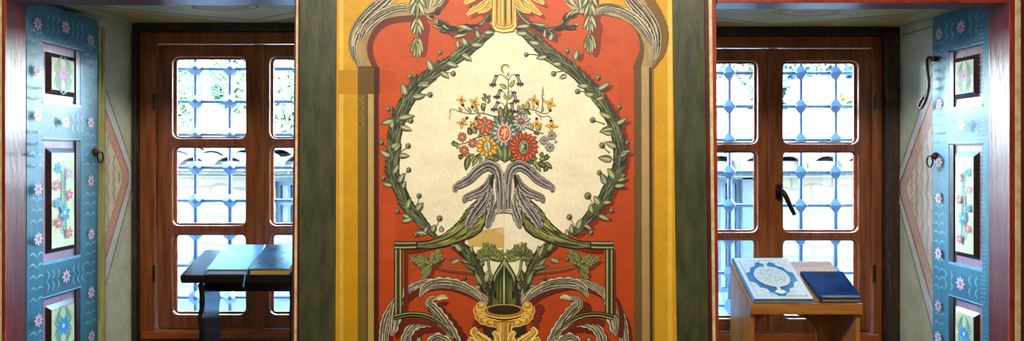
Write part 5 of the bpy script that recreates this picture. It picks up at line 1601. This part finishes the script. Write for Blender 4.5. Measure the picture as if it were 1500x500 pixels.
# small dark bells
for (x, y, dx, dy) in ((727, 112, -5, 12), (758, 111, 4, 12), (733, 133, -5, 9), (753, 136, 3, 12), (729, 151, -5, 9), (750, 152, 1, 11)):
    P.blob(x, y, 3.6, 2.4, (52, 44, 40), 8, wob=.2)
    P.ribbon([(x, y), (x + dx * .6, y + dy * .6), (x + dx, y + dy)], [3.4, 4.4, 5.6], [(72, 64, 66), (186, 172, 156), (84, 76, 76)], 4)
    for a in (40, 90, 140, 10, 170): P.leaf(x + dx, y + dy - 1, a, 6, 2, (66, 58, 60), (40, 34, 36), None, out=.2)
# red daisies left, grey daisies right
for (x, y) in ((677, 201), (692, 210), (680, 220)):
    petals(x, y, 9, 1.5, 7.4, 3.2, (168, 70, 44), (92, 36, 24), (216, 150, 120)); P.blob(x, y, 2, 2, (206, 160, 130), 8)
for (x, y) in ((808.5, 199), (797, 206), (805.5, 216)):
    petals(x, y, 8, 1.5, 7.2, 3.4, (140, 140, 130), (70, 68, 60), (206, 204, 186)); P.blob(x, y, 1.8, 1.5, (150, 76, 54), 8)
# red flower upper left
petals(710, 184, 7, 3, 13.5, 9, (182, 82, 52), (110, 40, 26), (226, 140, 104), -90); P.blob(710, 184, 4.4, 4, (176, 172, 130), 12, rim=(110, 110, 80)); P.blob(711, 184.5, 2, 1.8, (90, 96, 66), 8)
# grey flower upper right
petals(764, 179, 12, 3, 13.5, 5.4, (158, 158, 146), (64, 62, 56), (224, 220, 200), 10); petals(763, 178, 6, 1, 6, 3, (120, 118, 108), (60, 58, 52), None, 30)
P.blob(764, 178, 5, 4, (176, 92, 64), 12, ang=.6, rim=(140, 66, 44)); P.blob(763, 177, 2, 1.4, (214, 140, 110), 8)
# yellow daisy
petals(713.7, 215, 12, 5, 16.5, 8, (210, 156, 48), (120, 84, 24), (244, 210, 110), 8)
petals(713.7, 215, 12, 4.5, 11, 3, (178, 124, 30), (130, 90, 24), None, 20)
P.blob(713.7, 215, 5.2, 8.6, (112, 110, 60), 16); P.blob(713.7, 215, 4.2, 7.6, (214, 208, 160), 16)
for i in range(12): P.blob(713.7 + P.r.uniform(-2.6, 2.6), 215 + P.r.uniform(-5.6, 5.6), .9, 1.2, P.r.choice([(70, 82, 58), (130, 136, 96), (44, 52, 36)]), 6)
# central peony
petals(738.5, 196, 14, 8, 18.5, 7.5, (152, 158, 150), (52, 54, 50), (216, 218, 204), 4, sq=1.15)
petals(738.5, 196, 14, 7, 14, 4, (96, 104, 96), (44, 48, 44), (186, 190, 176), 16, sq=1.2)
P.blob(738.5, 195.5, 9.6, 13, (224, 214, 190), 22); P.blob(738.5, 195.5, 8.2, 11.6, (216, 96, 48), 20, rim=(196, 72, 34))
for i in range(26):
    a = P.r.uniform(0, 6.28); q_ = P.r.uniform(.2, .85)
    P.blob(738.5 + 7.6 * q_ * math.cos(a), 195.5 + 10.6 * q_ * math.sin(a), 1.0, 1.5, P.r.choice([(250, 214, 176), (170, 44, 24), (244, 170, 120)]), 7, ang=a)
P.ribbon([(738.5, 186), (739.2, 196), (738.5, 205)], [.5, 1.6, .5], [(250, 226, 190)], 4)
# big red sunflower
petals(767, 215.5, 18, 9, 23.5, 7, (178, 66, 32), (108, 32, 16), (226, 132, 84), 0, ps=26)
petals(767, 215.5, 18, 7, 16, 5, (160, 54, 26), (110, 34, 18), (206, 104, 60), 10, ps=18)
P.blob(767, 215.5, 8.2, 12, (92, 40, 22), 20); P.blob(767, 215.5, 7, 10.6, (188, 184, 138), 20, rim=(140, 138, 98))
for i in range(22):
    a = P.r.uniform(0, 6.28); q_ = P.r.uniform(.1, .85)
    P.blob(767 + 6.2 * q_ * math.cos(a), 215.5 + 9.4 * q_ * math.sin(a), .9, 1.3, P.r.choice([(66, 68, 48), (110, 112, 78), (224, 218, 176), (50, 50, 36)]), 6)
P.blob(770, 216, 2.2, 6, (70, 68, 46), 10)
P.ribbon([(731, 206), (738, 240)], [.5, .5], [(96, 104, 60)], 2)
P.build('flower_bouquet', M['paint'], pn_)

# ---- scrolls beside the vase
for f, sd in ((1, 91), (-1, 92)):
    P = Paint(FP, sd, BASE + 1100 * Paint.EPS)
    X = (lambda x: x) if f > 0 else (lambda x: 1476 - x)
    def ac(pts, w_, **k): acanth(P, [(X(x), y) for x, y in pts], w_, n=8, **k)
    so = (6, 8)
    sd_ = 1 if f > 0 else -1
    # dark underside shade of the whole scroll
    ac([(721, 462), (712, 444), (698, 430), (680, 420), (660, 414), (640, 412), (616, 416), (596, 426), (578, 446), (566, 470), (562, 500), (564, 530), (580, 560)],
       [8, 10, 11, 11, 10, 9, 9, 10, 12, 14, 13, 14, 10], hatch=70, shadow=so, sc=.03, fr=7)
    ac([(718, 456), (700, 434), (676, 420), (650, 415), (630, 418), (620, 426), (616, 436)], [3, 9, 13, 14, 13, 9, 2], hatch=44, sc=.12, fr=7, side=sd_)
    ac([(590, 424), (582, 440), (578, 458), (576, 478), (574, 492)], [4, 13, 16, 13, 3], hatch=34, sc=.14, fr=8, side=-sd_, shadow=(8, 4))
    ac([(668, 540), (668, 510), (662, 490), (648, 468), (636, 454), (628, 446), (632, 438), (644, 436)], [12, 14, 15, 14, 14, 12, 8, 2], hatch=44, sc=.1, fr=7, shadow=(14, 8), side=sd_)
    P.ribbon([(X(640), 438), (X(650), 435), (X(656), 438)], [4, 5, 1], [(196, 176, 124), (226, 210, 164)], 5, scal=.3, sfreq=4)
    ac([(664, 496), (650, 480), (630, 472), (610, 476), (598, 488), (594, 506), (600, 530)], [3, 9, 12, 12, 12, 13, 10], hatch=40, sc=.08, fr=7, shadow=so)
    ac([(668, 530), (660, 508), (644, 496), (632, 500), (628, 512), (636, 520)], [8, 11, 12, 9, 7, 3], hatch=26, sc=.16, fr=6, rim=(226, 208, 156))
    P.blob(X(614), 498, 4.6, 4.6, DK, 12); P.blob(X(613.6), 497.6, 3.6, 3.6, (190, 180, 130), 12, rim=(120, 110, 76))
    P.build('acanthus_scroll', M['paint'], pn_)

# ---- vase
P = Paint(FP, 95, BASE + 2400 * Paint.EPS)
P.poly([(706, 476), (712, 470), (770, 470), (772, 486), (764, 510), (716, 510)], (58, 40, 22))
for (x, y, rx, ry) in ((790, 452, 8, 8), (786, 466, 8, 7), (700, 474, 8, 6), (784, 478, 6, 8)): shadow_blob(P, x, y, rx, ry)
# scalloped mouth
for f in (-1, 1):
    for (dx, y, rx, ry) in ((38, 455, 6.5, 7), (34, 464, 8, 6), (28, 470, 9, 5), (18, 473, 10, 5), (8, 475, 9, 5), (34, 448, 6, 5)):
        P.blob(738.5 + f * dx, y, rx + 1, ry + 1, GOL, 14); P.blob(738.5 + f * dx, y, rx, ry, (206, 152, 46), 14, rim=(180, 122, 30)); P.blob(738.5 + f * (dx - 1), y - 1.5, rx * .6, ry * .5, (236, 190, 84), 10)
P.blob(738.5, 456, 32, 10, GOL, 30); P.blob(738.5, 455, 30, 8.5, (176, 122, 32), 30); P.blob(738.5, 454, 24, 7, (44, 36, 18), 26)
P.ribbon([(707, 455), (714, 461), (726, 464.5), (738.5, 465.5), (751, 464.5), (763, 461), (770, 455)], [2, 3, 3.4, 3.6, 3.4, 3, 2], [GOB, GOL, (214, 160, 52)], 6)
body = [(722, 470), (727, 480), (726, 490), (720, 500), (712, 512), (700, 540), (704, 580), (773, 580), (777, 540), (765, 512), (757, 500), (751, 490), (750, 480), (755, 470)]
P.poly(body, GOD)
P.poly([(723.5, 472), (728, 481), (727, 491), (721, 502), (713, 514), (702, 540), (706, 580), (771, 580), (775, 540), (764, 514), (756, 502), (750, 491), (749, 481), (753.5, 472)], (206, 150, 44))
for i in range(44):
    x = 726 + i * .6; k = (x - 738.5)
    P.ribbon([(x, 474), (738.5 + k * .85, 486), (738.5 + k * 1.5, 504), (738.5 + k * 2.4, 540)], [.5, P.r.uniform(.7, 1.6), 1.2, 1], [P.r.choice([GOL, GO, GOD, GOB, (236, 190, 90), (186, 130, 36)])], 4)
for f in (-1, 1):       # gilt leaves curling up on the shoulders
    for (pts, w_) in (([(722, 520), (714, 504), (702, 494), (694, 486), (698, 480)], [10, 13, 10, 7, 2]), ([(716, 530), (704, 512), (692, 500), (686, 496)], [10, 12, 9, 3]), ([(730, 500), (728, 492), (722, 486)], [5, 6, 2])):
        pp_ = [(x if f < 0 else 1477 - x, y) for x, y in pts]
        P.ribbon(pp_, [v + 2 for v in w_], [GOL], 6, scal=.14, sfreq=6); P.ribbon(pp_, [v * .85 for v in w_], [GO, GOD, GOL, (176, 120, 30), GO, GOB, GOL], 6, jit=.4)
P.build('gilt_vase', M['paint'], pn_)
